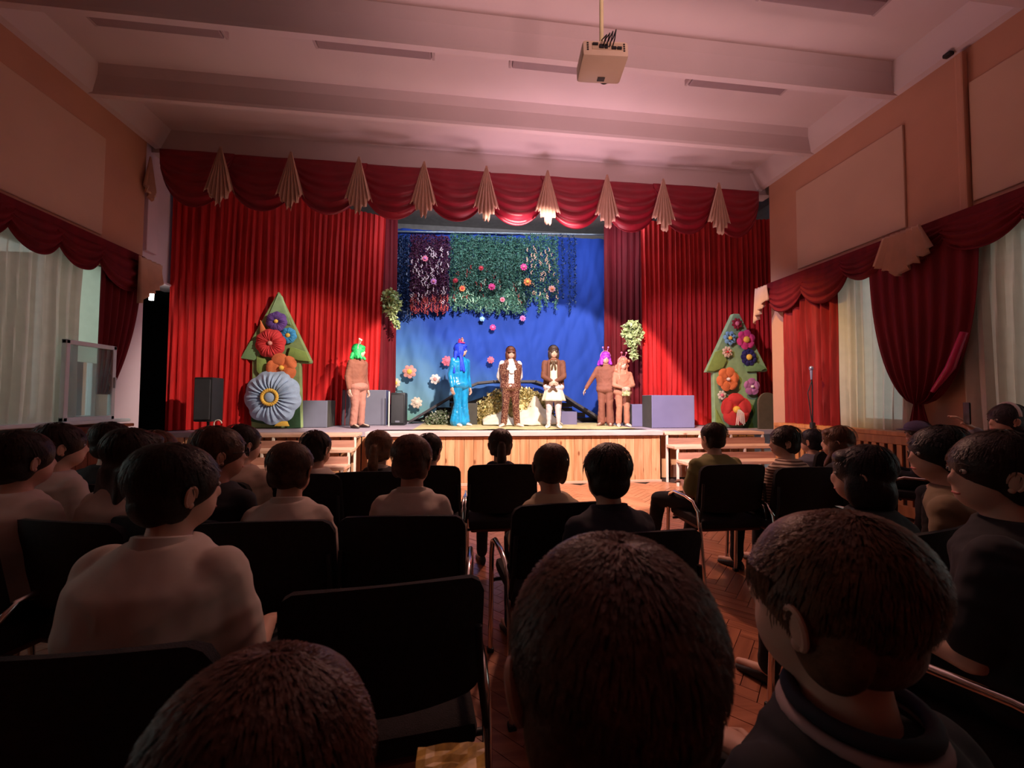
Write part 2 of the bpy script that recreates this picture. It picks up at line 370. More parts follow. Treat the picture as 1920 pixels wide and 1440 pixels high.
# wainscots
m=MB(); o=thing('wainscot','dark brown boarded wainscot under the left window','wainscot',(XL+.1,3.9,0)); o['kind']='structure'; o.name='baseboard_left'
for k in range(26):
    MB().bbox((0,-1.95+k*.15,.46),(.03,.143,.9),.005).build('wainscot_board',brownwood,o)
MB().bbox((.0,0,.93),(.12,4.05,.04),.01).build('cap_rail',brownwood,o)
o=thing('radiator_cover','orange wooden slatted radiator cover under the right window','radiator cover',(XR-.20,3.9,0))
MB().bbox((0,0,.92),(.24,3.7,.05),.008).build('cover_top',orangewood,o)
MB().bbox((-.1,0,.85),(.03,3.7,.09),.006).build('top_rail',orangewood,o); MB().bbox((-.1,0,.1),(.03,3.7,.12),.006).build('bottom_rail',orangewood,o)
sl=MB().bbox((0,0,0),(.02,.055,.66),.005).mesh('slat',orangewood,False)
for k in range(40):
    q=bpy.data.objects.new('slat',sl); C.objects.link(q); q.parent=o; q.location=(-.1,-1.8+k*.0925,.48)
MB().box((.03,0,.46),(.02,3.7,.8)).build('radiator_back',mat('radiator_dark',(.09,.03,.015),.6),o)

# ---------------------------------------------------------------- stage
SX0,SX1=-1.37,3.10
st=struct('stage',MB().box((1.05,8.15,.745),(10.9,3.4,.07)).box(((SX0+SX1)/2,6.55,.745),(SX1-SX0,.6,.07)).box((1.05,8.2,.35),(10.8,3.2,.7)).box(((SX0+SX1)/2,6.5,.35),(SX1-SX0-.08,.55,.7)),mat('grey_stage_floor',(.34,.27,.31),.55,var=.08,scale=2))
MB().bbox(((SX0+SX1)/2,YST+.08,.765),(SX1-SX0+.06,.24,.07),.008).build('stage_nosing',mat('worn_nosing',(.55,.40,.38),.5,var=.1,scale=5,stretch=(1,6,6)),st)
n=32; pw=(SX1-SX0)/n
pl=MB().bbox((0,0,0),(pw-.004,.022,.715),.004).mesh('cladding_plank',pine,False)
for k in range(n):
    q=bpy.data.objects.new('cladding_plank',pl); C.objects.link(q); q.parent=st; q.location=(SX0+pw*(k+.5),YST+.02+random.uniform(-.002,.002),.36)
MB().box(((SX0+SX1)/2,YST-.02,.02),(SX1-SX0,.03,.035)).build('skirting',pine2,st)
for sgn,x0,x1 in ((-1,-4.3,SX0),(1,SX1,4.95)):
    nn=int((x1-x0)/.15)
    for k in range(nn): 
        q=bpy.data.objects.new('cladding_plank',pl); C.objects.link(q); q.parent=st; q.location=(x0+(k+.5)*(x1-x0)/nn,6.47,.36)
# stage mat
m=MB(); nx,ny=60,12; X0,X1,Y0,Y1=-.8,3.0,6.75,8.6
for j in range(ny+1):
    for i in range(nx+1):
        x=X0+(X1-X0)*i/nx; y=Y0+(Y1-Y0)*j/ny+.08*math.sin(i*.35)*(1 if j in(0,) else 0)
        m.v.append(V((x,y,ZS-.012+.008+.004*noise.noise(V((x*3,y*3,0))))))
m.f=[(j*(nx+1)+i,j*(nx+1)+i+1,(j+1)*(nx+1)+i+1,(j+1)*(nx+1)+i) for j in range(ny) for i in range(nx)]
ZT=.78
for v in m.v: v.z=ZT+.006+.003*noise.noise(V((v.x*3,v.y*3,0)))
tag(m.build('stage_mat',mat('straw_yellow_cloth',(.52,.42,.20),.8,var=.25,scale=9,bump=.3),None,True,org=(1.1,7.6,ZT)),'yellow straw coloured cloth laid over the middle of the stage floor','mat')
ZS=ZT
# stairs both sides
def stairs(name,x0,x1,label,side):
    o=thing(name,label,'stairs',((x0+x1)/2,6.1,0)); W=x1-x0
    for k,(y,z) in enumerate(((.16,.755),(-.16,.57),(-.46,.38),(-.76,.19))):
        MB().bbox((0,y,z),(W,.30,.045),.008).build('tread',pine2,o)
        if k: MB().box((0,y+.135,z+.07),(W-.06,.018,.10)).build('riser_board',wood('dim_riser',(.30,.13,.09),(.42,.2,.14),.6,0,3,False),o)
    for sx in (-1,-.33,.33,1):
        m=MB(); X=sx*(W/2-.03)
        for y,z in ((.02,.73),(-.30,.55),(-.60,.36),(-.88,.17)):
            m.box((X,y,z/2),(.028,.028,z)); m.box((X,y+.15,z),(.028,.3,.028))
        m.build('steel_frame',whitesteel,o)
    return o
stairs('stage_stairs',-3.22,-1.50,'pine stairs on white steel frames left of the stage front','L')
stairs('stage_stairs',3.16,4.85,'pine stairs on white steel frames right of the stage front','R')

# ---------------------------------------------------------------- cloth makers
def interp(path,s):
    for i in range(len(path)-1):
        d=(V(path[i+1])-V(path[i])).length
        if s<=d or i==len(path)-2: return V(path[i]).lerp(V(path[i+1]),min(1.05,s/d)),(V(path[i+1])-V(path[i])).normalized()
        s-=d
def drape(path,z1,z0,amp=.04,lam=.14,seed=0,rows=26,step=.018,shift=None,flare=0.3):
    L=sum((V(path[i+1])-V(path[i])).length for i in range(len(path)-1)); nc=int(L/step); m=MB()
    for j in range(rows+1):
        t=j/rows
        for i in range(nc+1):
            s=L*i/nc; p,d=interp(path,s); nrm=V((-d.y,d.x))
            ph=s/lam*2*PI+2.2*noise.noise(V((s*2.2,seed,t*.5)))*2
            a=amp*(.55+flare*t)*(1+.5*noise.noise(V((s*3,seed+5,t))))
            off=a*(math.sin(ph)+.35*math.sin(2.3*ph+1+t))+.03*noise.noise(V((s*1.3,seed+9,t*1.5)))
            sh=shift(s/L,t) if shift else 0
            q=p+nrm*off+d*sh
            zz=z0(s/L) if callable(z0) else z0; zt=z1(s/L) if callable(z1) else z1
            m.v.append(V((q.x,q.y,zt+(zz-zt)*t)))
    m.f=[(j*(nc+1)+i,j*(nc+1)+i+1,(j+1)*(nc+1)+i+1,(j+1)*(nc+1)+i) for j in range(rows) for i in range(nc)]
    return m
def swag(p0,p1,drop,out,seed=0,folds=6,nu=28,nv=30,sq=.62,amp=.022,belly=.10,rise=0):
    p0=V(p0);p1=V(p1); out=V(out).normalized(); m=MB()
    for j in range(nv+1):
        v=j/nv
        for i in range(nu+1):
            u=i/nu; c=max(0,1-(2*u-1)**2)**sq; c=c*(1-.0)+0
            hang=drop*(.04+.96*c)*v
            side=(2*u-1)*-.04*v
            f=amp*math.sin(v*folds*2*PI+seed+.8*math.sin(u*3+seed))*math.sin(PI*u)**.6*(.35+.65*v)
            q=p0.lerp(p1,u)+out*(belly*math.sin(PI*v*.9)*c+f+.012*noise.noise(V((u*4,v*4,seed))))
            q.z-=hang; m.v.append(q)
    m.f=[(j*(nu+1)+i,j*(nu+1)+i+1,(j+1)*(nu+1)+i+1,(j+1)*(nu+1)+i) for j in range(nv) for i in range(nu)]
    return m
def jabot(top,w_,h,along,out,pleats=7,fan=False,flip=1):
    top=V(top);along=V(along).normalized();out=V(out).normalized(); m=MB(); n=pleats*4; rows=14
    for j in range(rows+1):
        t=j/rows
        for i in range(n+1):
            u=i/n; k=abs(2*u-1)
            hh=h*((1 if k<.22 else .88 if k<.62 else .76)-(.035 if (i//2)%2 else 0))
            if fan=='L': hh=h*(1-.62*u)
            x=(u-.5)*w_*(.05+.95*min(1,(t*hh/h)/.8)) if not fan else (u-.5)*w_*(.62+.38*t)
            if fan=='full': hh=h*(1-.45*k)
            if fan=='L': x=(u-.5)*w_
            z=math.sin(i*PI/2)*(.04 if fan else .024)*(.35+t)
            q=top+along*x+out*(z+.02+.03*t*(1-k)); q.z-=t*hh+.015*t*math.sin(i*2.1); m.v.append(q)
    m.f=[(j*(n+1)+i,j*(n+1)+i+1,(j+1)*(n+1)+i+1,(j+1)*(n+1)+i) for j in range(rows) for i in range(n)]
    return m
def solid(o,t=.006):
    s=o.modifiers.new('thickness','SOLIDIFY'); s.thickness=t; return o
# valance over the stage
YV=6.26
px_j=[430,557,680,798,911,1022,1130,1232,1333]
topy=lambda x:280+(x-298)*(357-280)/1124
jx=[P(x,topy(x),YV).x for x in px_j]
xl=P(300,280,YV).x; xr=P(1424,357,YV).x
root=thing('stage_valance','dark red scalloped valance with cream jabots hung under the ceiling along the stage','valance',((xl+xr)/2,YV,4.8))
ed=[xl]+jx+[xr]; ZV=4.80; org=root.location.copy()
MB().bbox((0,.1,.02),(xr-xl,.05,.10),.01).build('pelmet_board',swag_m,root)
m=MB()
for i in range(len(ed)-1):
    a,b=ed[i],ed[i+1]; e=.07
    s_=swag((a-e if i else a,YV+.02*(i%2),ZV+.03),(b+e if i<len(ed)-2 else b,YV+.02*(i%2),ZV+.03),.84,(0,-1,0),seed=i*1.7,sq=.50)
    solid(s_.build('swag',swag_m,root,True,org=org,fixn=False),.004)
back=drape([(xl,YV+.08),(xr,YV+.08)],ZV,ZV-.34,.02,.12,3,6); back.build('gathered_backing',swag_m,root,True,org=org,fixn=False)
for x in jx:
    j=jabot((x,YV-.19,ZV+.0),.42,.86,(1,0,0),(0,-1,0)); solid(j.build('cream_jabot',cream_m,root,True,org=org,fixn=False),.004)
for X,sg in ((xl-.02,1),):
    j=jabot((X-.05,YV-.10,ZV-.15),.22,.62,(0,1,0),(1,0,0)); solid(j.build('cream_jabot',cream_m,root,True,org=org,fixn=False),.004)
# main curtains (left and right) and inner legs
def cur(name,label,path,z1,z0,m_,**k):
    o=drape(path,z1,z0,**k); q=o.build(name,m_,None,True,org=(sum(p[0] for p in path)/len(path),sum(p[1] for p in path)/len(path),z0 if not callable(z0) else ZS),fixn=False)
    return tag(q,label,'curtain')
yl=6.75
xa=P(338,420,yl).x; xb=P(722,440,8.2).x
cur('stage_curtain','wide bright red velvet stage curtain left of the blue backdrop',[(XL+.0,6.72),(-3.1,7.55),(xb,8.25)],4.9,ZT+.01,velvet,amp=.030,lam=.10,seed=1,step=.014,shift=lambda u,t:-.10*t*u)
cur('side_curtain','dark red velvet curtain hanging down to the hall floor beside the left stairs',[(XL+.06,6.62),(-3.35,6.62)],3.0,.35,velvet,amp=.04,lam=.15,seed=11) if False else None
xc=P(1205,450,7.9).x; xd=P(1424,430,6.85).x
cur('stage_curtain','wide bright red velvet stage curtain right of the blue backdrop',[(P(1203,600,7.75).x,7.75),(4.6,7.65),(6.35,7.30)],4.9,ZT+.01,velvet,amp=.030,lam=.10,seed=4,step=.014)
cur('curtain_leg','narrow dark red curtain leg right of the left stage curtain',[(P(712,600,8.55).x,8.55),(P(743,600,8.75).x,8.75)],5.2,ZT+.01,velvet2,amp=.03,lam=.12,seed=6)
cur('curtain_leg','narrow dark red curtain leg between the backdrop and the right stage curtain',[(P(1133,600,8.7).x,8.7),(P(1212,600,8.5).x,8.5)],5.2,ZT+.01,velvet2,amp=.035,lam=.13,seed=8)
# lower part of the left curtain that falls beside the stage platform
m=drape([(XL+.02,6.42),(-3.30,6.42)],3.6,.45,.03,.13,12,20,.014)
tag(m.build('side_curtain',velvet,None,True,org=(-3.9,6.42,.45),fixn=False),'red velvet curtain panel hanging below stage level left of the flowered left house','curtain') if False else None
# backdrop
bx0=P(742,600,9.2).x; bx1=P(1134,600,9.2).x; zt=P(900,437,9.2).z
m=MB(); nc,nr=150,110
for j in range(nr+1):
    t=j/nr
    for i in range(nc+1):
        u=i/nc; x=bx0+(bx1-bx0)*u; zb=ZT+.03+max(0,(.30-u))*0+ (.55*max(0,1-abs(u-.42)/.34)) ; z=zt+(zb-zt)*t
        g=.07*abs(noise.noise(V((u*13+t*5.5,t*2.6-u*2,11))))+.016*math.sin(u*60+3*noise.noise(V((u*4,t*2,0))))*(.5+t*.5)+.045*noise.noise(V((u*9+t*3.0,t*1.6,3)))+.035*noise.noise(V((u*26-t*6,t*2,7)))+.014*noise.noise(V((u*60+t*9,t*3,9)))
        m.v.append(V((x+.02*math.sin(t*7),9.2-g,z)))
m.f=[(j*(nc+1)+i,j*(nc+1)+i+1,(j+1)*(nc+1)+i+1,(j+1)*(nc+1)+i) for j in range(nr) for i in range(nc)]
def backdrop_mat():
    m=bpy.data.materials.new('painted_blue_backdrop'); m.use_nodes=True; N=m.node_tree.nodes; L=m.node_tree.links; b=N['Principled BSDF']
    tc=N.new('ShaderNodeTexCoord'); sx=N.new('ShaderNodeSeparateXYZ'); L.new(tc.outputs['Object'],sx.inputs[0])
    nz=N.new('ShaderNodeTexNoise'); nz.inputs['Scale'].default_value=1.3; L.new(tc.outputs['Object'],nz.inputs['Vector'])
    # diagonal dye gradient: deep blue to teal in the lower left
    a=N.new('ShaderNodeMath'); a.operation='MULTIPLY_ADD'; L.new(sx.outputs['X'],a.inputs[0]); a.inputs[1].default_value=.62; L.new(sx.outputs['Z'],a.inputs[2])
    c=N.new('ShaderNodeMath'); c.operation='MULTIPLY_ADD'; L.new(nz.outputs[0],c.inputs[0]); c.inputs[1].default_value=.9; L.new(a.outputs[0],c.inputs[2])
    mr=N.new('ShaderNodeMapRange'); mr.inputs['From Min'].default_value=-1.0; mr.inputs['From Max'].default_value=3.2; L.new(c.outputs[0],mr.inputs[0])
    cr=N.new('ShaderNodeValToRGB'); e=cr.color_ramp.elements
    e[0].position=0; e[0].color=(.13,.30,.14,1); e[1].position=1; e[1].color=(.016,.056,.36,1)
    for p_,q in ((.10,(.17,.36,.30,1)),(.22,(.17,.34,.44,1)),(.42,(.06,.165,.40,1)),(.62,(.018,.062,.37,1))): k=e.new(p_); k.color=q
    L.new(mr.outputs[0],cr.inputs[0]); L.new(cr.outputs[0],b.inputs['Base Color']); b.inputs['Roughness'].default_value=.75; b.inputs['Specular IOR Level'].default_value=.2; b.inputs['Sheen Weight'].default_value=.2
    return m
bd=tag(m.build('backdrop',backdrop_mat(),None,True,org=((bx0+bx1)/2,9.2,ZT),fixn=False),'large rumpled blue painted cloth backdrop behind the actors','backdrop')
m=MB(); a=P(740,434,9.1);b=P(1136,440,9.1); m.tube([a,b],.022,10); tag(m.build('hanging_bar',mat('bar_metal',(.35,.40,.45),.3,metal=.7),None,True,org=a.lerp(b,.5)),'long metal bar carrying the backdrop and garlands','bar')

# garlands of leaves
def leafblades(m,p,n,l,w_,spread,down=.5):
    for _ in range(n):
        d=V((random.gauss(0,spread),random.gauss(0,spread)-.2,random.gauss(0,spread)-down)).normalized()*l*random.uniform(.6,1.3)
        s=d.cross(V((random.random()-.5,random.random()-.5,random.random()-.5))).normalized()*w_*random.uniform(.7,1.2)
        q=p+V((random.gauss(0,.01),random.gauss(0,.01),random.gauss(0,.01)))
        m.add([q,q+d*.5+s,q+d,q+d*.5-s],[(0,1,2,3)])
gr_mats={'blue':mat('dark_blue_tinsel',(.015,.035,.11),.4,var=.4,scale=30),'maroon':mat('maroon_foliage',(.075,.012,.045),.6,var=.5,scale=20),'green':mat('teal_green_foliage',(.06,.16,.115),.5,var=.5,scale=14),'red':mat('rust_red_leaves',(.28,.03,.03),.6),'white':mat('white_blossom',(.62,.48,.52),.6),'peach':mat('peach_blossom',(.6,.36,.26),.6),'pale':mat('pale_green_leaf',(.26,.42,.30),.5,var=.4,scale=20)}
def garland(name,label,x0,x1,ytop,ybot,col,nst,Y=8.98,extra=(),rag=30,dens=.03,lf=6,cat='garland'):
    a=P(x0,ytop,Y);b=P(x1,ytop,Y); z0=P((x0+x1)/2,ybot,Y).z
    root=thing(name,label,cat,((a.x+b.x)/2,Y,z0)); org=root.location.copy()
    m=MB(); ex={k:MB() for k,_,_,_ in extra}
    for s in range(nst):
        x=a.x+(b.x-a.x)*(s+random.uniform(.2,.8))/nst; L_=(a.z-z0)+random.uniform(-.5,.5)*rag/85
        y=Y+random.uniform(-.05,.05); z=a.z
        m.tube([(x,y,a.z),(x+random.uniform(-.02,.02),y,a.z-L_*.5),(x,y,a.z-L_)],.003,3)
        while z>a.z-L_:
            leafblades(m,V((x+random.gauss(0,.02),y,z)),lf,.050,.013,.5,.5)
            for k,pr,t0,t1 in extra:
                tt=(a.z-z)/(a.z-z0)
                if random.random()<pr and t0<tt<t1:
                    for q in range(4): ex[k].ell(V((x+random.gauss(0,.012),y-.03,z-q*.022)),(.014,.012,.014),None,6,4)
            z-=dens
    o=m.build('foliage',gr_mats[col],root,False,org=org,fixn=False); o['kind']='stuff'
    for k in ex:
        if ex[k].v: o=ex[k].build('blossom',gr_mats[k],root,True,org=org); o['kind']='stuff'
    return root
garland('tinsel_garland','dark blue tinsel fringe hanging at the left edge of the backdrop',746,772,440,585,'blue',9)
garland('foliage_garland','maroon foliage curtain with white blossom hanging left on the backdrop',772,842,440,582,'maroon',30,Y=8.95,extra=(('white',.09,.15,.92),('red',.35,.8,1.1)),rag=10)
garland('foliage_garland','wide teal green foliage curtain hanging in the middle of the backdrop',850,985,440,578,'green',64,Y=8.95,extra=(('pale',.05,.6,1.0),('red',.02,.4,.9)),rag=22,dens=.03)
garland('foliage_garland','thin green foliage strands with peach blossom right of the middle green curtain',985,1047,440,565,'green',16,Y=8.95,extra=(('peach',.08,.15,.95),),rag=45)
garland('tinsel_garland','sparse dark blue strands hanging at the right end of the garlands',1052,1080,440,570,'blue',3,rag=40)
garland('vine_garland','sparse green vine strand hanging behind the maroon foliage gap',843,850,440,560,'green',2,rag=40)

# felt flowers --------------------------------------------------------------
fm={}
def fcol(k):
    T={'purple':(.13,.06,.28),'blue':(.06,.32,.62),'red':(.62,.045,.05),'orange':(.72,.19,.07),'lightblue':(.36,.48,.66),'yellow':(.78,.48,.08),'navy':(.025,.02,.13),'cream':(.72,.58,.45),'pink':(.66,.16,.24),'mauve':(.46,.17,.42),'skyblue':(.22,.46,.72),'black':(.01,.01,.02),'white':(.72,.66,.62),'hot':(.66,.05,.22),'leaf':(.26,.38,.10),'green':(.20,.36,.16),'darkgreen':(.025,.07,.03),'salmon':(.68,.30,.26),'darkred':(.35,.02,.04)}
    if k not in fm: fm[k]=mat('felt_'+{'hot':'hot_pink'}.get(k,k),T[k],.85,sheen=.3,var=.10,scale=12,bump=.3,bscale=60)
    return fm[k]
def petals(m,c,r,n,th=.25,w_=1.0,inner=.15,ph=0,ruf=.0,seed=0):
    # padded petals lying in the x-z plane facing -y
    c=V(c)
    for k in range(n):
        a=ph+2*PI*k/n; d=V((math.cos(a),0,math.sin(a))); s=V((-math.sin(a),0,math.cos(a)))
        Lp=r*(1-inner); wid=PI*r/n*w_*.95
        R=[]; K=9
        for i in range(K+1):
            t=i/K; hw=wid*math.sin(PI*min(1,(t*.86+.10)))**.7*(.35+.65*t) if n<9 else wid*(.3+.7*t)*math.sqrt(max(.02,1-max(0,t-.8)**2*25*.95))
            hw=max(hw,.002); th_=th*r*.35*math.sin(PI*(t*.9+.05))
            wob=ruf*r*math.sin(t*9+k*2+seed)
            ctr=c+d*(r*inner+Lp*t)+V((0,-.01-th_*.4+wob*.3,0))
            ring=[]
            for q in range(8):
                b=2*PI*q/8; ring.append(ctr+s*hw*math.cos(b)+V((0,-1,0))*th_*math.sin(b)*(1 if math.sin(b)>0 else .4))
            R.append(ring)
        m.rings(R)
    return m
def ruffle(m,r,lobes,seed=0,depth=.3,fold=26):
    r*=.9
    nt,nr=lobes*8,12; R=[]
    for j in range(nr+1):
        t=.06+.94*j/nr; ring=[]
        for i in range(nt):
            a=2*PI*i/nt; lo=1+.10*abs(math.cos(a*lobes/2+seed))*t+.05*noise.noise(V((math.cos(a)*2,math.sin(a)*2,seed)))
            rad=r*t*lo; y=-r*depth*math.sin(PI*min(1,t*.95))-r*.055*math.sin(t*PI)**.5*math.cos(a*fold+3*noise.noise(V((a,t,seed))))-r*.05*noise.noise(V((math.cos(a)*3,math.sin(a)*3,t*2+seed)))
            ring.append(V((rad*math.cos(a),y,rad*math.sin(a))))
        R.append(ring)
    R=[[V((0.001*math.cos(2*PI*i/nt),0,.001*math.sin(2*PI*i/nt))) for i in range(nt)]]+R
    return m.rings(R)
def flower(name,label,px,py,rpx,Y,col,n,centre=None,crad=.28,group=None,parent=None,dots=None,ruffled=0,ph=.3,w_=1.05,ruf=.1,th=.22,layers=1):
    c=P(px,py,Y); r=rpx*Y/FPX*.98
    root=None
    org=c
    if parent is None: root=thing(name,label,'flower',c,0,group)
    else:
        root=(ruffle(MB(),r,ruffled,px) if ruffled else petals(MB(),(0,0,0),r,n,th,w_,ph=ph,ruf=ruf)).build(name,fcol(col),parent,True,loc=c-parent.location); 
        if label: root['label']=label
    if parent is None: petals(MB(),(0,0,0),r,n,th,w_,ph=ph,ruf=ruf).build('petals',fcol(col),root,True)
    if layers>1: petals(MB(),(0,-.015,0),r*.62,n,th,w_,ph=ph+.5,ruf=ruf).build('inner_petals',fcol(col),root,True)
    if centre:
        MB().ell((0,-.02-th*r*.2,0),(r*crad,r*.16+.008,r*crad),None,16,8).build('flower_centre',fcol(centre),root,True)
    if dots:
        m=MB()
        for k in range(6):
            a=2*PI*k/6+.2; m.ell((math.cos(a)*r*.48,-.03-th*r*.18,math.sin(a)*r*.48),(r*.09,.008,r*.09),None,8,6)
        m.build('dots',fcol(dots),root,True)
    return root
# flowered houses
def house(label,pts,Y,base,greenm):
    # pts: pixels of the arrow-shaped outline
    W=[P(x,y,Y) for x,y in pts]; o=thing('flowered_house',label,'stage prop',base)
    out=[(p.x-base[0],max(p.z,ZT+.005)-base[2]) for p in W]
    bm=bmesh.new(); m=MB().prism(out,Y-base[1],Y-base[1]+.10)
    q=m.build('padded_board',greenm,o,False)
    bv=q.modifiers.new('b','BEVEL'); bv.width=.02; bv.segments=3
    return o
def leaf_patch(parent,pts,Y,col,th=.03,name='felt_leaf'):
    m=MB(); W=[P(x,y,Y)-parent.location for x,y in pts]; c=sum(W,V())/len(W); n=len(W)
    R=[[V((p.x,c.y,p.z)) for p in W],[c+(V((p.x,c.y,p.z))-c)*.97+V((0,-th*.7,0)) for p in W],[c+(V((p.x,c.y,p.z))-c)*.7+V((0,-th,0)) for p in W],[c+(V((p.x,c.y,p.z))-c)*.1+V((0,-th*1.1,0)) for p in W]]
    m.rings(R); return m.build(name,fcol(col) if isinstance(col,str) else col,parent,True)
def arc_pts(cx,cy,rx,ry,n=16,ph=0): return [(cx+rx*math.cos(2*PI*k/n+ph),cy+ry*math.sin(2*PI*k/n+ph)) for k in range(n)]
hg=mat('olive_felt',(.24,.32,.13),.85,sheen=.3,var=.25,scale=4,bump=.3,bscale=20)
hg2=mat('mint_felt',(.30,.46,.24),.85,sheen=.3,var=.25,scale=4,bump=.3,bscale=20)
YH=7.25; bs=P(516,800,YH); bs.z=ZT
H1=house('tall green arrow shaped house with a huge light blue flower, left on the stage',[(521,546),(584,678),(582,682),(563,681),(565,805),(470,805),(472,676),(449,674)],YH,bs,hg)
leaf_patch(H1,[(500,600),(522,550),(530,556),(546,610)],YH-.012,hg2,.01)
leaf_patch(H1,[(482,667),(498,672),(503,690),(494,712),(482,695)],YH-.03,'leaf')
leaf_patch(H1,[(545,650),(575,660),(583,678),(560,676),(540,668)],YH-.03,'leaf',.035)
leaf_patch(H1,[(452,672),(470,640),(492,632),(488,668),(478,676)],YH-.02,'green')
leaf_patch(H1,[(471,790),(473,738),(500,760),(520,800)],YH-.02,'darkgreen',.03)
leaf_patch(H1,[(562,740),(564,802),(538,804),(545,760)],YH-.02,'darkgreen',.03)
flower('felt_flower','purple ruffled flower',519,603,19,YH-.05,'purple',9,'yellow',.2,ruffled=7,parent=H1,ruf=.25)
flower('felt_flower','small sky blue flower',541,629,15,YH-.05,'blue',10,'yellow',.28,ruffled=8,parent=H1,ruf=.2)
flower('felt_flower','red ruffled flower',508,644,27,YH-.08,'red',10,'salmon',.16,ruffled=8,parent=H1)
flower('felt_flower','orange flower with five petals',529,690,27,YH-.11,'orange',5,'yellow',.17,parent=H1,w_=1.15,ph=.6)
f=flower('felt_flower','huge light blue fabric flower',513,745,50,YH-.11,'lightblue',12,None,ruffled=9,parent=H1,ruf=.3,w_=1.2)
m=MB(); r=.115
for k in range(24):
    a=2*PI*k/24; m.ell((r*math.cos(a),-.15,r*math.sin(a)),(.030,.024,.030),None,8,6)
m.build('yellow_ring',fcol('yellow'),f,True); MB().ell((0,-.135,0),(.085,.03,.085)).build('flower_centre',fcol('lightblue'),f,True)
leaf_patch(H1,[(489,600),(493,608),(501,622),(496,634),(488,628)],YH-.03,'orange',.03,'felt_bud')
leaf_patch(H1,[(515,799),(520,793),(528,790),(538,788),(543,799)],YH-.10,'yellow',.03,'felt_bud')
YH2=6.95; bs=P(1381,800,YH2); bs.z=ZT
H2=house('tall mint green arrow shaped house with a big red flower, right on the stage',[(1375,588),(1387,588),(1440,694),(1438,697),(1420,697),(1423,805),(1340,805),(1338,698),(1324,698)],YH2,bs,hg2)
leaf_patch(H2,[(1324,696),(1340,660),(1352,655),(1362,675),(1355,690),(1338,696)],YH2-.02,'leaf',.03)
leaf_patch(H2,[(1395,685),(1415,678),(1436,690),(1425,696),(1400,697)],YH2-.02,'green',.03)
leaf_patch(H2,[(1343,800),(1341,765),(1350,785),(1362,802)],YH2-.02,'leaf',.02)
leaf_patch(H2,[(1420,740),(1422,803),(1392,803),(1405,780)],YH2-.02,'darkgreen',.02)
flower('felt_flower','small dark red and pink flower',1381,607,12,YH2-.04,'darkred',8,'pink',.4,parent=H2)
flower('felt_flower','sky blue flower with black dots',1368,634,15,YH2-.04,'skyblue',7,'yellow',.28,parent=H2,dots='black')
flower('felt_flower','bright red flower with yellow centre',1398,637,21,YH2-.06,'hot',6,'yellow',.33,parent=H2,w_=1.15)
flower('felt_flower','cream flower with red dots',1363,660,12,YH2-.04,'cream',8,'red',.2,parent=H2,dots='red')
flower('felt_flower','navy flower with yellow centre',1403,670,18,YH2-.05,'navy',9,'yellow',.36,parent=H2)
flower('felt_flower','orange flower',1364,711,25,YH2-.06,'orange',6,'white',.14,parent=H2,w_=1.25,ph=.2)
flower('felt_flower','pink mauve flower',1409,725,18,YH2-.06,'mauve',5,'white',.18,parent=H2,w_=1.15)
flower('felt_flower','pink white small flower',1353,741,10,YH2-.05,'white',7,'pink',.35,parent=H2)
f=flower('felt_flower','big red flower with hanging yarn',1379,768,34,YH2-.10,'red',5,'yellow',.22,parent=H2,w_=1.25,ph=PI/2-.0)
m=MB()
for k in range(9):
    x=-.06+k*.016; m.tube([(x*.3,-.10,.0),(x,-.13,-.06),(x*1.2+random.uniform(-.01,.01),-.12,-.20-random.random()*.08)],.005,5)
m.build('yarn_strands',fcol('white'),f,True)
# flowers pinned to backdrop / garlands
YB_=9.02
FL=[(768,697,13,'salmon','pale pink rose shaped felt flower pinned low at the backdrop left edge','yellow',7),(742,718,9,'cream','yellow cream round flower pinned above the black speaker','yellow',7),
(838,677,10,'pink','deep pink round flower pinned just left of the blue wigged actress','pink',8),(816,711,10,'white','white flower with pink centre pinned on the teal fold','salmon',7),(781,755,11,'cream','cream rose flower pinned lowest on the green hem','cream',8),
(904,598,5,'skyblue','tiny pale blue flower pinned alone below the garlands','cream',5),(924,614,6,'hot','pink flower pinned below the tiny pale blue one','mauve',8),(980,597,6,'mauve','magenta flower pinned right of the tiny pale blue one','hot',8),(920,675,7,'pink','pink red round flower pinned above the roof between two actors','pink',8)]
for x,y,r,c,l,ce_,n_ in FL: flower('felt_flower',l,x,y,r,YB_-.02,c,n_,ce_,.4,'flowers pinned on the backdrop',layers=2)
YG=8.84
FG=[(797,485,6,'pink','dusty pink flower high in the maroon foliage','mauve'),(813,528,6,'mauve','light pink flower lower in the maroon foliage','pink'),(922,538,7,'hot','hot pink flower in the wide green foliage','hot'),(982,501,7,'hot','magenta flower at the upper right of the green foliage','pink'),(989,529,8,'orange','orange flower under the magenta one in the green foliage','yellow'),(1035,542,7,'salmon','peach flower at the right end of the foliage','orange'),(867,541,6,'orange','rust orange flower at the left of the green foliage','red'),(854,526,5,'darkred','dark red flower at the left edge of the green foliage','red'),(942,562,5,'pink','small pink flower at the lower hem of the green foliage','red'),(902,503,5,'darkred','dark red flower high in the wide green foliage','red')]
for x,y,r,c,l,ce_ in FG: flower('felt_flower',l,x,y,r,YG,c,8,ce_,.4,'flowers in the foliage garlands')
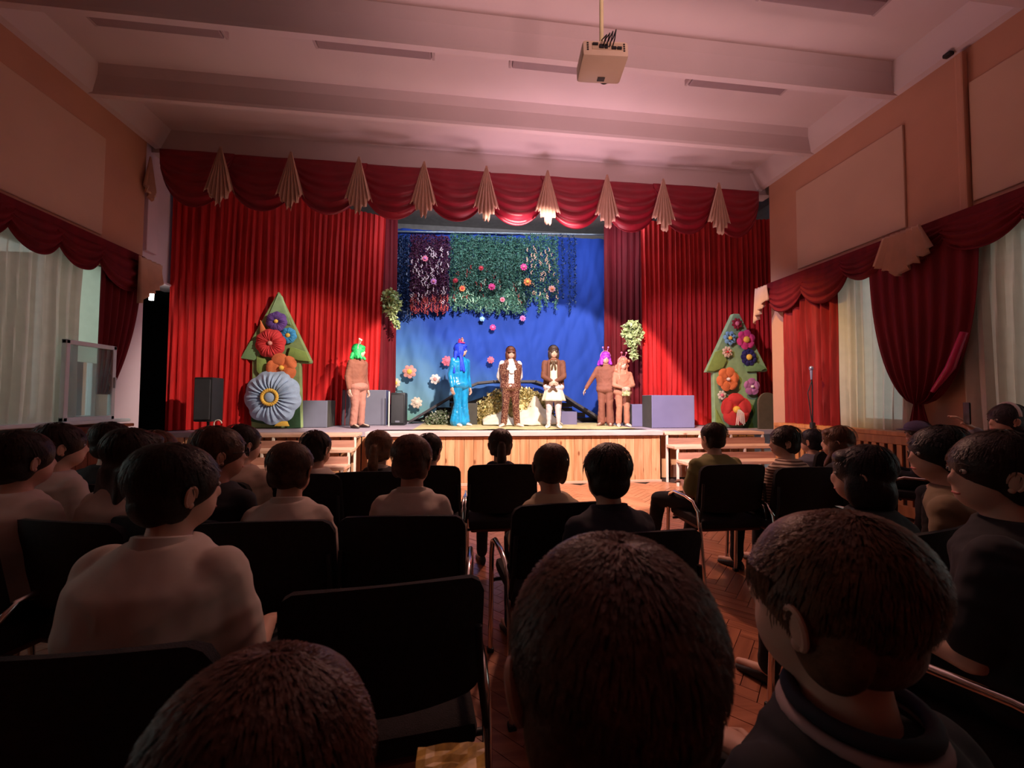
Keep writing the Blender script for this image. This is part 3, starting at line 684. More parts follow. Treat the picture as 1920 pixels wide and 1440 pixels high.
# leafy bunches hanging at both sides
def bunch(label,cx,cy,w_,h,Y,tail):
    c=P(cx,cy,Y); root=thing('ivy_bunch',label,'foliage',c); m=MB()
    k=Y/FPX
    for _ in range(520):
        a=random.random()*2*PI; rr=math.sqrt(random.random()); q=V((math.cos(a)*rr*w_/2*k,random.gauss(0,.05),math.sin(a)*rr*h/2*k))
        leafblades(m,q,1,.08,.028,.6,.25)
    for _ in range(170):
        t=random.random(); q=V((tail[0]*k*t+random.gauss(0,.025),random.gauss(0,.03),-h/2*k*.6-tail[1]*k*t)); leafblades(m,q,1,.07,.024,.6,.4)
    o=m.build('ivy_leaves',mat('pale_ivy',(.42,.50,.22),.6,var=.45,scale=18),root,False); o['kind']='stuff'
    top=V((0,0,0)); m=MB().tube([(0,.02,h/2*k*.8),(.01,.02,0),(tail[0]*k*.6,.02,-h/2*k)],.012,6); m.build('ivy_stem',mat('twig_brown',(.12,.08,.04),.8),root,True)
bunch('pale ivy bunch hanging at the left edge of the backdrop',733,567,34,46,8.3,(14,32))
bunch('pale ivy bunch hanging at the edge of the right stage curtain',1186,624,38,52,7.6,(4,36))

# bridge and glittering mound behind actors
YBR=8.7
darkb=wood('dark_bridge_wood',(.035,.030,.035),(.075,.065,.07),.6,0,3,False)
bc=P(960,790,YBR); bc.z=ZT
o=thing('arched_bridge','dark stepped wooden bridge arching over the glittering mound','bridge',bc)
pp=[(770,790),(795,775),(820,760),(845,745),(870,730),(895,719),(925,716),(1000,716),(1025,724),(1050,740),(1075,757),(1100,772),(1128,790)]
for i in range(len(pp)-1):
    a=P(*pp[i],YBR)-bc; b=P(*pp[i+1],YBR)-bc; mid=(a+b)/2; d=b-a; ang=math.atan2(d.z,d.x)
    MB().bbox((mid.x,mid.y,mid.z),(d.length*1.06,.55,.05),.008,Matrix.Rotation(-ang,3,'Y')).build('bridge_step',darkb,o)
    nb=max(0,int((mid.z-.02)/.11)); 
    for k in range(nb):
        if 3<i<9: continue
        MB().bbox((mid.x,mid.y+.22,k*.11+.055),(abs(d.x)+.06,.03,.098),.006).build('bridge_board',darkb,o)
def heap(c,w_,h,dpt,mat_,nleaf,seedv):
    m=MB(); nx,ny=30,12
    R=MB()
    for _ in range(nleaf):
        a=random.uniform(0,PI); e=random.uniform(0,PI/2*.98); q=V((math.cos(a)*math.cos(e)*w_/2*1.0,-math.sin(a)*math.cos(e)*dpt,math.sin(e)*h))
        q*=random.uniform(.92,1.04); leafblades(m,q,1,.06,.022,.8,.0)
    return m
mc=P(965,792,8.35); mc.z=ZT
o=thing('glitter_mound','heap of gold and green glitter netting under the bridge','netting',mc)
MB().ell((0,.1,.0),(.86,.5,.70),None,28,14).build('mound_core',mat('gold_netting',(.42,.34,.13),.4,var=.6,scale=14,metal=.3,bump=.8,bscale=30),o,True)
q=heap(mc,1.76,.74,.42,None,2600,1).build('glitter_leaves',cloth_pattern('gold_glitter',(.30,.25,.08),(.75,.62,.30),'noise',20,.3,.5,.5),o,False); q['kind']='stuff'
mc=P(828,792,8.2); mc.z=ZT
o=thing('glitter_pile','small pile of silver and green tinsel left of the blue actress','netting',mc)
MB().ell((0,.05,0),(.28,.16,.17),None,18,10).build('pile_core',mat('dark_netting',(.06,.08,.04),.5,var=.5,scale=20),o,True)
q=heap(mc,.62,.24,.2,None,600,1).build('tinsel_leaves',cloth_pattern('silver_glitter',(.10,.14,.06),(.6,.6,.5),'noise',25,.3,.55,.4),o,False); q['kind']='stuff'
# cream cloth draped in front of the mound
m=MB(); nx,ny=50,22
A=P(905,775,8.0).x; B=P(1050,775,8.0).x
for j in range(ny+1):
    t=j/ny
    for i in range(nx+1):
        u=i/nx; x=A+(B-A)*u; env=math.exp(-((u-.68)/.20)**2)*.46+math.exp(-((u-.22)/.20)**2)*.22+.02
        hz=env*(1-t)**.8; z=ZT+.02+hz*(1+.15*math.sin(u*30))+.02*noise.noise(V((u*9,t*5,2)))
        y=8.05-.50*t*(.55+.45*math.sin(u*PI))+.04*noise.noise(V((u*8,t*3,5)))
        m.v.append(V((x,y,z)))
m.f=[(j*(nx+1)+i,j*(nx+1)+i+1,(j+1)*(nx+1)+i+1,(j+1)*(nx+1)+i) for j in range(ny) for i in range(nx)]
solid(tag(m.build('draped_cloth',mat('cream_cloth',(.66,.56,.42),.7,var=.06),None,True,org=((A+B)/2,7.8,ZT),fixn=False),'cream cloth draped over the mound behind the boy in sequins','cloth'),.008)

# blocks, speakers
def block(name,label,x0,x1,yt,Y,m_,dep=.45,cat='box',side=None):
    a=P(x0,yt,Y);b=P(x1,yt,Y); w_=b.x-a.x; h=(a.z+b.z)/2-ZT
    o=thing(name,label,cat,((a.x+b.x)/2,Y+dep/2,ZT))
    MB().bbox((0,0,h/2),(w_,dep,h),.008).build('box_body',m_,o)
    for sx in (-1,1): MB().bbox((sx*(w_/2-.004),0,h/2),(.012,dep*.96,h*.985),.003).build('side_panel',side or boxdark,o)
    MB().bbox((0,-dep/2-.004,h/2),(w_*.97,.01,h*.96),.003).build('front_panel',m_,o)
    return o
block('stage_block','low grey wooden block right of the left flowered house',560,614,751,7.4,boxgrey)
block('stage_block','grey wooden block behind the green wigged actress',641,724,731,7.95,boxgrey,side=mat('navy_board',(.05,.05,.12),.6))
block('stage_block','low lilac grey block behind the right pair of actors',1185,1221,758,7.35,boxlilac)
block('stage_block','large lilac grey block in front of the right stage curtain',1222,1302,741,6.95,boxlilac,.4)
block('stage_block','dark block behind the legs of the blue wigged actress',846,895,756,8.05,boxdark,.3)
block('stage_block','small violet block behind the girl in the cream dress',1052,1082,772,8.0,boxlilac,.3)
def speaker(name,label,x0,x1,yt,yb,Y,z0=None,dep=.35):
    a=P(x0,yt,Y);b=P(x1,yt,Y);w_=b.x-a.x; zb=ZT if z0 is None else z0; h=a.z-zb
    o=thing(name,label,'speaker',((a.x+b.x)/2,Y+dep/2,zb))
    MB().bbox((0,0,h/2),(w_,dep,h),.03).build('cabinet',blackpl,o,True)
    MB().bbox((0,-dep/2-.004,h/2),(w_*.86,.02,h*.88),.02).build('grille',mat('speaker_grille',(.03,.03,.034),.6,bump=.5,bscale=400),o,True)
    MB().bbox((0,-dep/2-.012,h*.12),(w_*.3,.01,h*.05),.003).build('badge',boxgrey,o)
    MB().tube([(-w_*.2,0,h),(-w_*.2,0,h+.03),(w_*.2,0,h+.03),(w_*.2,0,h)],.01,6).build('speaker_handle',blackpl,o,True)
    return o
speaker('stage_speaker','black speaker cabinet with rounded corners at the backdrop left foot',732,760,736,793,7.95)
m=MB(); a=P(730,734,7.75); m.bbox((a.x,a.y,(a.z+ZT)/2),(.02,.02,a.z-ZT),.004); tag(m.build('white_pole',whitesteel,None,False,org=(a.x,a.y,ZT)),'thin white upright strip between the grey block and the black speaker','pole')
# dark loudspeaker standing on hall-floor pole at the left
a=P(376,708,6.3); b=P(410,708,6.3); c=P(392,790,6.3)
o=thing('hall_speaker','dark loudspeaker on a pole in front of the left curtain','speaker',((a.x+b.x)/2,6.3,0))
h=a.z-c.z; MB().bbox((0,0,c.z+h/2),(b.x-a.x,.28,h),.02).build('cabinet',blackpl,o,True); MB().bbox((0,-.15,c.z+h/2),((b.x-a.x)*.85,.02,h*.9),.01).build('grille',mat('speaker_grille',(.03,.03,.034)),o)
MB().tube([(0,0,.02),(0,0,c.z+.01)],.018,8).build('pole',blackpl,o,True)
for k in range(3):
    q=2*PI*k/3; MB().tube([(0,0,.45),(.28*math.cos(q),.28*math.sin(q),.012)],.012,6).build('leg',blackpl,o,True)
# flat brown shape with a round top by the right wall
m=MB(); a=P(1421,760,6.62); b=P(1457,760,6.62); top=P(1439,736,6.62).z-ZT; w_=(b.x-a.x)/2; pts=[(-w_,0),(w_,0)]+[(w_*math.cos(t*PI/10),top-w_+w_*math.sin(t*PI/10)) for t in range(11)]
m.prism(pts,-.02,.02); tag(m.build('arched_shape',mat('brown_flat',(.10,.075,.05),.7),None,False,loc=((a.x+b.x)/2,6.62,ZT)),'brown round topped shape standing right of the right flowered house','board')

# ---------------------------------------------------------------- window dressing
outL=(1,0,0); outR=(-1,0,0)
def cl(name,label,m,m_,cat,org,th=.004):
    o=m.build(name,m_,None,True,org=org,fixn=False)
    tag(o,label,cat)
    if th: solid(o,th)
    return o
ZP=3.13
# left pelmet
root=thing('window_valance','dark red scalloped valance over the left windows','valance',(XL+.2,3.9,ZP)); org=root.location.copy()
MB().bbox((-.06,0,-.02),(.12,4.1,.10),.01).build('pelmet_board',velvet2,root)
ys=[5.98,5.28,4.79,4.30,3.8,3.3,2.8,2.3]
for i in range(len(ys)-1):
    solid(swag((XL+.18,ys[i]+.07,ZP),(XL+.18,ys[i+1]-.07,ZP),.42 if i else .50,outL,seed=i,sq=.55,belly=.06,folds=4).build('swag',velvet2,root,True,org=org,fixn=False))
solid(jabot((XL+.26,5.93,ZP-.02),.42,.62,(0,1,0),outL,fan='L',pleats=5).build('cream_jabot',cream_m,root,True,org=org,fixn=False))
drape([(XL+.15,2.4),(XL+.15,6.0)],ZP,ZP-.2,.015,.1,2,5).build('gathered_backing',velvet2,root,True,org=org,fixn=False)
# right pelmet
root=thing('window_valance','dark red scalloped valance over the right windows','valance',(XR-.2,3.9,ZP)); org=root.location.copy()
MB().bbox((.06,0,-.02),(.12,4.3,.10),.01).build('pelmet_board',velvet2,root)
ys=[5.95,5.30,4.64,4.15,3.55,2.95,2.35,1.8]
for i in range(len(ys)-1):
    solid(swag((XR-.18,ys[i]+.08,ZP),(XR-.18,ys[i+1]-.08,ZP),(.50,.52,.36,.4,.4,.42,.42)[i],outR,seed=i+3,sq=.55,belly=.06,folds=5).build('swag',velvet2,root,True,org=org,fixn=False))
solid(jabot((XR-.27,6.00,ZP-.02),.26,.58,(0,-1,0),outR,fan='L',pleats=4).build('cream_jabot',cream_m,root,True,org=org,fixn=False))
solid(jabot((XR-.30,3.86,ZP-.0),.62,.50,(0,1,0),outR,fan='full',pleats=7).build('cream_jabot',cream_m,root,True,org=org,fixn=False),.005)
drape([(XR-.15,1.8),(XR-.15,6.0)],ZP,ZP-.2,.015,.1,2,5).build('gathered_backing',velvet2,root,True,org=org,fixn=False)
# left sheers & drapes
cl('sheer_curtain','long greyish sheer curtain over the left window',drape([(XL+.10,2.7),(XL+.10,P_on(XL+.1,150,600).y)],3.1,1.02,.03,.13,21,24,.016),sheer_m,'curtain',(XL+.1,4.2,1.0),0)
m=MB(); rows=30; nc=44
for j in range(rows+1):
    t=j/rows
    for i in range(nc+1):
        u=i/nc; y0=5.36; y1=5.95-(.42*t**2.2 if t<1 else .42); y=y0+(y1-y0)*u-.0; x=XL+.12+.03*math.sin(u*34)*(1-.3*t)+.02
        m.v.append(V((x,y,3.05-(3.05-1.32)*t)))
m.f=[(j*(nc+1)+i,j*(nc+1)+i+1,(j+1)*(nc+1)+i+1,(j+1)*(nc+1)+i) for j in range(rows) for i in range(nc)]
cl('window_drape','dark red drape gathered at the right end of the left window',m,velvet2,'curtain',(XL+.1,5.6,1.3))
cl('window_drape','dark red drape at the far left edge beside the sheer curtain',drape([(XL+.2,3.9),(XL+.2,4.24)],3.05,1.02,.03,.12,5,20),velvet2,'curtain',(XL+.2,4.0,1))
# right
cl('window_drape','red velvet drape right of the stage behind the microphone stand',drape([(XR-.12,5.76),(XR-.12,P_on(XR-.12,1572,700).y)],3.05,.86,.06,.13,31,24,.012),mat('deep_red_velvet',(.24,.008,.009),.8,sheen=.15,var=.3,scale=5,stretch=(3,8,.4)),'curtain',(XR-.12,5.3,.9))
cl('sheer_curtain','cream sheer curtain in the right window nearest the stage',drape([(XR-.08,4.95),(XR-.08,3.95)],3.0,.93,.03,.12,41,24,.014),sheer_m,'curtain',(XR-.08,4.4,.95),0)
cl('sheer_curtain','greyish sheer curtain at the right edge of the photo',drape([(XR-.08,3.52),(XR-.08,1.7)],3.0,.93,.03,.12,47,24,.016),sheer_m,'curtain',(XR-.08,2.7,.95),0)
m=MB(); rows=50; nc=70
for j in range(rows+1):
    t=j/rows
    yc=3.82+.02*t; hw=.54*math.sqrt(max(0,1-(t**2.3)*.985)) if t<1 else .05
    for i in range(nc+1):
        u=i/nc*2-1
        y=yc+u*hw; x=XR-.17-.05*math.cos(u*PI/2)+.022*math.sin(u*26+t*2)*(.5+.5*t)
        z=3.05-(3.05-1.25)*t-.0; m.v.append(V((x,y,z)))
m.f=[(j*(nc+1)+i,j*(nc+1)+i+1,(j+1)*(nc+1)+i+1,(j+1)*(nc+1)+i) for j in range(rows) for i in range(nc)]
for k in range(8):
    pass
o=cl('window_drape','big dark red drape tied to a point between the right windows',m,velvet2,'curtain',(XR-.17,3.85,1.3))
MB().tube([V((XR-.24,3.38,1.95))-o.location,V((XR-.24,3.50,1.62))-o.location,V((XR-.22,3.68,1.38))-o.location],[.03,.04,.02],8).build('satin_tie',mat('crimson_satin_tie',(.45,.02,.09),.3,sheen=.3),o,True)
m=MB(); rows=12; nc=16
for j in range(rows+1):
    t=j/rows
    for i in range(nc+1):
        u=i/nc*2-1; m.v.append(V((XR-.19+.02*math.sin(u*9),3.84+u*(.05+.10*t),1.27-.42*t)))
m.f=[(j*(nc+1)+i,j*(nc+1)+i+1,(j+1)*(nc+1)+i+1,(j+1)*(nc+1)+i) for j in range(rows) for i in range(nc)]
q=m.build('drape_tail',velvet2,o,True,org=o.location,fixn=False); solid(q)

# microphone stand, hooked cane, projector
a=P(1521,688,5.0); o=thing('microphone_stand','tall microphone stand in front of the right red drape','microphone stand',(a.x,5.0,0)); H=a.z
MB().tube([(0,0,.02),(0,0,.95)],.014,10).build('lower_tube',blackpl,o,True); MB().tube([(0,0,.93),(.01,0,H-.25),(0,0,H-.12)],.008,8).build('upper_tube',blackpl,o,True)
MB().tube([(0,0,.93),(-.06,.0,H-.35),(0,0,H-.2)],.006,8).build('boom_tube',blackpl,o,True)
MB().bbox((0,0,.95),(.05,.05,.08),.01).build('clutch',blackpl,o,True)
MB().tube([(0,0,H-.17),(0,0,H-.04)],[.012,.018],10).build('microphone_body',mat('grey_microphone',(.28,.28,.42),.35,metal=.3),o,True)
MB().ell((0,0,H-.02),(.028,.028,.034)).build('microphone_head',mat('microphone_mesh',(.32,.30,.45),.3,metal=.6),o,True)
for k in range(3):
    q=2*PI*k/3+.4; MB().tube([(0,0,.16),(.3*math.cos(q),.3*math.sin(q),.014)],.009,6).build('leg',blackpl,o,True)
a=P(401,800,5.6); m=MB(); b=a-V((0,0,0))
pts=[V((0,0,-a.z+.01)),V((0,0,-.02)),V((.0,0,0))]+[V((.045-.045*math.cos(t),0,.045*math.sin(t)+.04)) for t in (0,.5,1,1.5,2,2.6,3.1)]
m.tube(pts,.008,8); tag(m.build('hooked_cane',mat('pale_cane',(.6,.5,.42),.5),None,True,loc=a),'pale cane with a hooked handle standing in front of the left curtain','cane')
# projector
YP=2.55; pc=P(1128,118,YP)
o=thing('projector','white ceiling projector hanging on a pale pole above the hall','projector',pc,math.radians(-4))
pm=mat('cream_projector_shell',(.70,.55,.40),.45,var=.03)
Rx=Matrix.Rotation(math.radians(-7),3,'X')
MB().bbox((0,0,0),(.30,.21,.115),.024,Rx).build('shell',pm,o,True)
MB().bbox(Rx@V((.01,-.106,.008)),(.20,.006,.05),.002,Rx).build('port_panel',mat('port_panel_cream',(.55,.42,.28),.5),o)
for i,(x,z,w2,h2) in enumerate(((-.07,.015,.035,.014),(-.03,.0,.03,.024),(.0,.0,.02,.026),(.05,-.008,.03,.016),(.085,-.008,.03,.016))):
    MB().bbox(Rx@V((x,-.113,z)),(w2,.012,h2),.002,Rx).build('socket',blackpl,o)
for sx in (-1,1):
    for k in range(4): MB().bbox(Rx@V((sx*.118,-.106,.028-k*.016)),(.012,.006,.009),.001,Rx).build('vent_slot',blackpl,o)
MB().bbox(Rx@V((.01,.065,-.058)),(.05,.03,.006),.002,Rx).build('sensor_window',blackpl,o)
MB().tube([(.0,0,.05),(0,0,HS-pc.z)],.014,12).build('ceiling_pole',mat('pale_green_pole',(.72,.66,.36),.4),o,True)
MB().bbox((0,0,.055),(.14,.10,.02),.005).build('mount_plate',pm,o)
m=MB()
for k in range(4):
    x=-.02+.02*k; m.tube([Rx@V((x,-.112,0)),(x,-.16,.02),(x+.012,-.15,.055+.012*k),(x+.005*k,-.08,.085+.006*k),(.012,-.02,.058)],.004,6)
m.build('cable_bundle',blackpl,o,True)
MB().ell(Rx@V((.05,.125,.005)),(.035,.02,.035)).build('lens',blackpl,o,True)
a=P_on(XR-.08,1778,103); o=thing('security_camera','tiny dark camera high on the right wall under the ceiling','camera',a); MB().bbox((0,0,0),(.06,.07,.04),.012).build('camera_body',blackpl,o,True); MB().tube([(.02,0,0),(.09,0,.02)],.008,6).build('bracket',blackpl,o,True)
# glowing tube added for the light leaking at the passage door edge
a=P_on(XL-.5,289,548); o=thing('passage_glow','small glowing tube added for the light leak in the dark side passage left of the curtain','lamp',tuple(P_on(XL-.10,284,550))); MB().tube([(0,0,-.1),(0,0,.08)],.03,10).build('glow_tube',mat('door_leak_glow',(1,.97,.85),emit=7),o,True); MB().bbox((-.03,0,.09),(.08,.08,.02),.005).build('glow_bracket',upvc,o)
MB().tube([(-.3,0,.02),(-.02,0,.10)],.01,6).build('glow_arm',upvc,o,True)

# ---------------------------------------------------------------- people
SKC={}
def skin(c,n):
    return mat('skin_'+n,c,.55,sub=.06,var=.05)
SK=skin((.60,.36,.27),'fair')
def ik(a,b,l1,l2,pole):
    d=b-a; L=min(d.length,(l1+l2)*.999); d=d.normalized(); x=(l1*l1-l2*l2+L*L)/(2*L); h=math.sqrt(max(0,l1*l1-x*x))
    pl_=(pole-d*pole.dot(d)).normalized(); return a+d*x+pl_*h, a+d*L
def lin(a,b,t): return a+(b-a)*t
def hand(m,w_,d,palm_n,s,side,curl=.5,lap=None):
    # wrist, direction, palm normal ; five fingers with knuckles
    d=d.normalized(); n=(palm_n-d*palm_n.dot(d)).normalized(); x=d.cross(n)*side
    R=Matrix((x,d,n)).transposed()
    if lap is not None: lap.ell(w_+d*.045*s,(.036*s,.052*s,.016*s),R,12,8)
    for k,(ox,L) in enumerate(((-.027,.030),(-.009,.036),(.010,.034),(.027,.027))):
        b=w_+d*.085*s+x*ox*s; p1=b+(d*math.cos(curl*.6)+n*math.sin(curl*.6))*L*s; p2=p1+(d*math.cos(curl*1.6)+n*math.sin(curl*1.6))*L*.9*s
        m.capsule(b-d*.01*s,.0085*s,p1,.0078*s,8); m.capsule(p1,.0078*s,p2,.006*s,8)
    b=w_+d*.025*s-x*.030*s; p1=b+(d*.75-x*.6+n*.3).normalized()*.034*s; p2=p1+(d*.95-x*.1+n*.45).normalized()*.026*s
    m.capsule(b,.011*s,p1,.009*s,8); m.capsule(p1,.009*s,p2,.007*s,8)
def wrinkle(g,y0,big):
    for v in g.v:
        a=V((v.x*7+v.z*4,v.y*7,v.z*(13)-abs(v.x)*9)); n_=noise.noise(a); r_=(1-abs(n_)*2.2)*.004+noise.noise(a*2.3)*.003
        d=V((v.x,v.y-y0,0)); 
        if d.length>.02: v+=d.normalized()*r_*(1.25 if big else 1)
def person(label,loc,rz,H=None,sit=None,seat=.45,turn=0,nod=0,tilt=0,lean=0,sw=None,hair=('short',(.03,.015,.008)),shirt=None,slen='long',pants=None,shoe=(.02,.02,.02),
           arms=None,legs=None,vox=.011,skinm=None,skirt=None,plen=1,flare=0,extra=None,face=False,strands=120,collar=None,group=None,hs=1.0,cat='person',build=1.0,vest=None,name='person',sh_len=1,face2=None,hvox=None,hv=1.0):
    """seated: sit = height of the crown above the floor; standing: H"""
    skinm=skinm or SK
    hh=(.205 if sit else .2)*hs; s=hs
    if sit:
        S=sit-seat; pel=V((0,0,seat+.10)); top=V((0,lean,sit))
    else:
        S=H*.52; pel=V((0,0,H*.50)); top=V((0,lean,H))
    sw=sw or (.165 if sit else H*.128)
    if H: hs*=1.1; build*=1.12; s=hs; hh=.2*hs
    Rh=Euler((nod,tilt,turn)).to_matrix(); 
    hc=top-V((0,0,hh*.52)); hc.y+=.015
    hf=lambda x,y,z: hc+Rh@(V((x,y,z))*s)
    nb=V((0,lean*.8-.015,hc.z-hh*.62)); shz=nb.z-.050*s
    # torso rings
    def torso(m,t=0,low=0,uptrim=0):
        b=build
        rr=[(0-.04,sw*.80*b,.105*b),(0.03,sw*.86*b,.115*b),(.30,sw*.80*b,.10*b),(.62,sw*.92*b,.112*b),(.84,sw*.93*b,.105*b),(.94,sw*.66,.082),(1.0,.060*s,.058*s)]
        R=[]; base=pel.z-.04; topz=nb.z
        for k,(f_,rx,ry) in enumerate(rr):
            if f_<low: continue
            z=base+(topz-base)*f_; y=pel.y+(nb.y-pel.y)*f_-(.02*math.sin(PI*f_))
            sc_=.9 if not sit else 1
            R.append([V(((rx+t)*math.cos(2*PI*q/20)*1,y+(ry*sc_*(H/1.45 if H else 1)*.92+t)*math.sin(2*PI*q/20),z+(t if k==len(rr)-1 else (-t if k==0 else 0)))) for q in range(20)])
        m.rings(R)
    sh=[V((sd*(sw-.035),nb.y-.0,shz-.012)) for sd in (-1,1)]
    k_=(H/1.45) if H else (S/.70)
    ua,fa=.255*k_,.225*k_
    A=[]
    for i,sd in enumerate((-1,1)):
        if arms and arms[i] is not None: wr,pole=arms[i]; wr=V(wr); pole=V(pole)
        elif sit: wr=V((sd*.10,.27*k_,seat+.17)); pole=V((sd*.5,-1,-.6))
        else: wr=sh[i]+V((sd*.06,.03,-(ua+fa)*.97)); pole=V((sd*.4,-1,0))
        e,w2=ik(sh[i],wr,ua,fa,pole); A.append((sh[i],e,w2))
    Lg=[]
    for i,sd in enumerate((-1,1)):
        hip=pel+V((sd*.075*k_,0,-.02))
        if legs and legs[i] is not None: kn,an,toe=[V(q) for q in legs[i]]
        elif sit: kn=V((sd*.11,.37*k_,seat+.06)); an=V((sd*.11,.40*k_,.075)); toe=an+V((sd*.02,.14,-.045))
        else: kn=V((sd*.075*k_,.015,H*.275)); an=V((sd*.085*k_,-.01,.065)); toe=an+V((sd*.03,.14,-.04))
        Lg.append((hip,kn,an,toe))
    b=MB(); torso(b)
    b.capsule(nb-V((0,0,.03)),.050*s,hf(0,-.01,-.04),.046*s)
    b.ell(hf(0,-.008,.018),(.073*s,.088*s,.083*s),Rh); b.ell(hf(0,.018,-.045),(.054*s,.062*s,.060*s),Rh)
    b.capsule(hf(0,.074,.002),.009*s,hf(0,.085,-.024),.011*s,8)
    hb=MB()
    for i,(a0,e,w2) in enumerate(A):
        b.capsule(a0,.048*k_,e,.036*k_); b.capsule(e,.036*k_,w2,.025*k_)
        sd=(-1,1)[i]; d=(w2-e).normalized(); hand(hb,w2,d+V((0,.0,-.2 if sit else 0)),V((-sd,0,-.4)) if not sit else V((0,.2,-1)),k_*.95,sd,.5,b)
    for hip,kn,an,toe in Lg:
        b.capsule(hip,.078*k_,kn,.052*k_); b.capsule(kn,.050*k_,an,.032*k_); b.capsule(an+V((0,0,-.02)),.034*k_,toe,.024*k_)
    r=remesh(b,vox,3); 
    for sd in (-1,1):
        Re=Rh@Euler((.12,sd*.22,sd*.5)).to_matrix(); ec=hf(sd*.077,-.005,-.012)
        r.ell(ec,(.0045*s,.014*s,.023*s),Re,12,8)
        r.tube([ec+Re@V((sd*.002*s,.0145*s*math.cos(a_),.004*s+.023*s*math.sin(a_)-(.004*s if math.sin(a_)<0 else 0))) for a_ in [(-.2+q*.32) for q in range(15)]],[.0022*s]+[.0038*s]*13+[.003*s],6)
        r.ell(ec+Re@V((0,.004*s,-.022*s)),(.0055*s,.008*s,.008*s),Re,8,6)
    n0=len(r.v); r.v+=hb.v; r.f+=[tuple(i+n0 for i in f) for f in hb.f]
    body=r.build(name,skinm,None,True,fixn=False); body.location=loc; body.rotation_euler=(0,0,rz); tag(body,label,cat,group)
    # hair
    st,hcx=hair[0],hair[1]; hm=mat('hair_%02x%02x%02x'%tuple(int(min(255,q*255)) for q in hcx),hcx,.5,var=.4,scale=45,bump=.2,bscale=160,spec=.35)
    h=MB(); hcen=(0,-.014,.024)
    h.ell(hf(*hcen),(.083*s,.096*s,.092*s),Rh,22,14)
    if st in('short','bun','pony','cap','plait'): h.ell(hf(0,-.045,-.025),(.070*s,.060*s,.062*s),Rh,18,12)
    if st=='crop': h=MB(); h.ell(hf(0,-.012,.026),(.078*s,.092*s,.087*s),Rh,22,14); h.ell(hf(0,-.040,-.02),(.067*s,.056*s,.055*s),Rh,18,12)
    if st in('short','crop','pony','plait'):
        for sd in (-1,1): h.ell(hf(sd*.060,-.030,-.022),(.019*s,.040*s,.052*s),Rh)
    if st in('bob','long','curl'):
        for sd in (-1,1): h.ell(hf(sd*.062,-.012,-.045),(.033*s,.062*s,.085*s),Rh)
        h.ell(hf(0,-.06,-.06),(.078*s,.050*s,.085*s),Rh)
        h.ell(hf(0,.045,.062),(.062*s,.040*s,.034*s),Rh)
    if st in('long','curl'):
        L=sh_len
        for q in range(9):
            x=-.075+q*.019; h.capsule(hf(x,-.07,-.05),.026*s,hf(x*1.25,-.085,-.30*L-.03*math.sin(q*2)),.020*s,8)
        for sd in (-1,1):
            h.capsule(hf(sd*.068,.0,-.03),.024*s,hf(sd*.074,.055,-.27*L),.022*s,8)
            h.capsule(hf(sd*.070,.0,-.05),.024*s,hf(sd*.085,.01,-.26*L),.020*s,8)
    if hv!=1: h.v=[hc+(q-hc)*V((1,1,1)).x*1.0 if 0 else V((hc.x+(q.x-hc.x)*hv,hc.y+(q.y-hc.y)*(hv if (q-hc).dot(Rh@V((0,1,0)))<0 else 1),q.z)) for q in h.v]
    if st=='curl':
        for q in range(26):
            a=random.uniform(0,2*PI); z=random.uniform(-.30*L,.06); 
            if math.sin(a)>.45 and z>-.12: continue
            h.ell(hf(.10*math.cos(a),-.01+.085*math.sin(a),z),(.028*s,.028*s,.03*s),Rh,8,6)
    if st=='pony':
        h.ell(hf(0,-.112,.02),(.022*s,.022*s,.022*s),Rh,10,8); h.capsule(hf(0,-.115,.015),.026*s,hf(0,-.125,-.09),.034*s,10); h.capsule(hf(0,-.125,-.09),.034*s,hf(.0,-.105,-.25),.014*s,10)
    if st=='plait':
        for q in range(9): h.ell(hf(.006*(-1)**q,-.105+.004*q,-.04-q*.024),(.022*s,.02*s,.02*s),Rh,8,6)
    if st=='bun': h.ell(hf(0,-.09,.085),(.036*s,.036*s,.032*s),Rh,12,8)
    hr=remesh(h,hvox or max(.006,vox*.75),2)
    for q in range(strands):
        # ribbons combed from the crown
        th_=random.uniform(0,2*PI); ph0=random.uniform(.03,1.35 if strands<2000 else 1.9); L_=random.uniform(.35,.8)
        ce_=V((0,-.014,.024)); rx,ry,rz_=.085,.098,.094
        if st=='crop': rx,ry,rz_=.080,.094,.089
        def sp_(ph,rr): return hf(ce_.x+rx*rr*math.sin(ph)*math.cos(th_),ce_.y-.02*math.cos(ph)+ry*rr*math.sin(ph)*math.sin(th_),ce_.z+rz_*rr*math.cos(ph))
        e=ph0+L_*(.35 if math.sin(th_)>.4 else .9)*(1 if strands<2000 else .45); wv=.0016*s*random.uniform(.6,1.4)*(1.6 if strands<1000 else .7)
        lim=1.45 if math.sin(th_)>.4 else 2.3
        if e>lim: e=lim
        pts=[sp_(lin(ph0,e,t),1.015+.05*t+random.uniform(-.008,.02)) for t in (0,.4,.8,1)]
        tn=(pts[-1]-pts[0])
        if tn.length<.004: continue
        sd_=tn.cross(pts[1]-hc).normalized()*wv
        hr.add([pts[0]-sd_,pts[0]+sd_,pts[1]-sd_,pts[1]+sd_,pts[2]-sd_*.8,pts[2]+sd_*.8,pts[3]],[(0,1,3,2),(2,3,5,4),(4,5,6)])
    ho=hr.build('hair',hm,body,True,fixn=False)
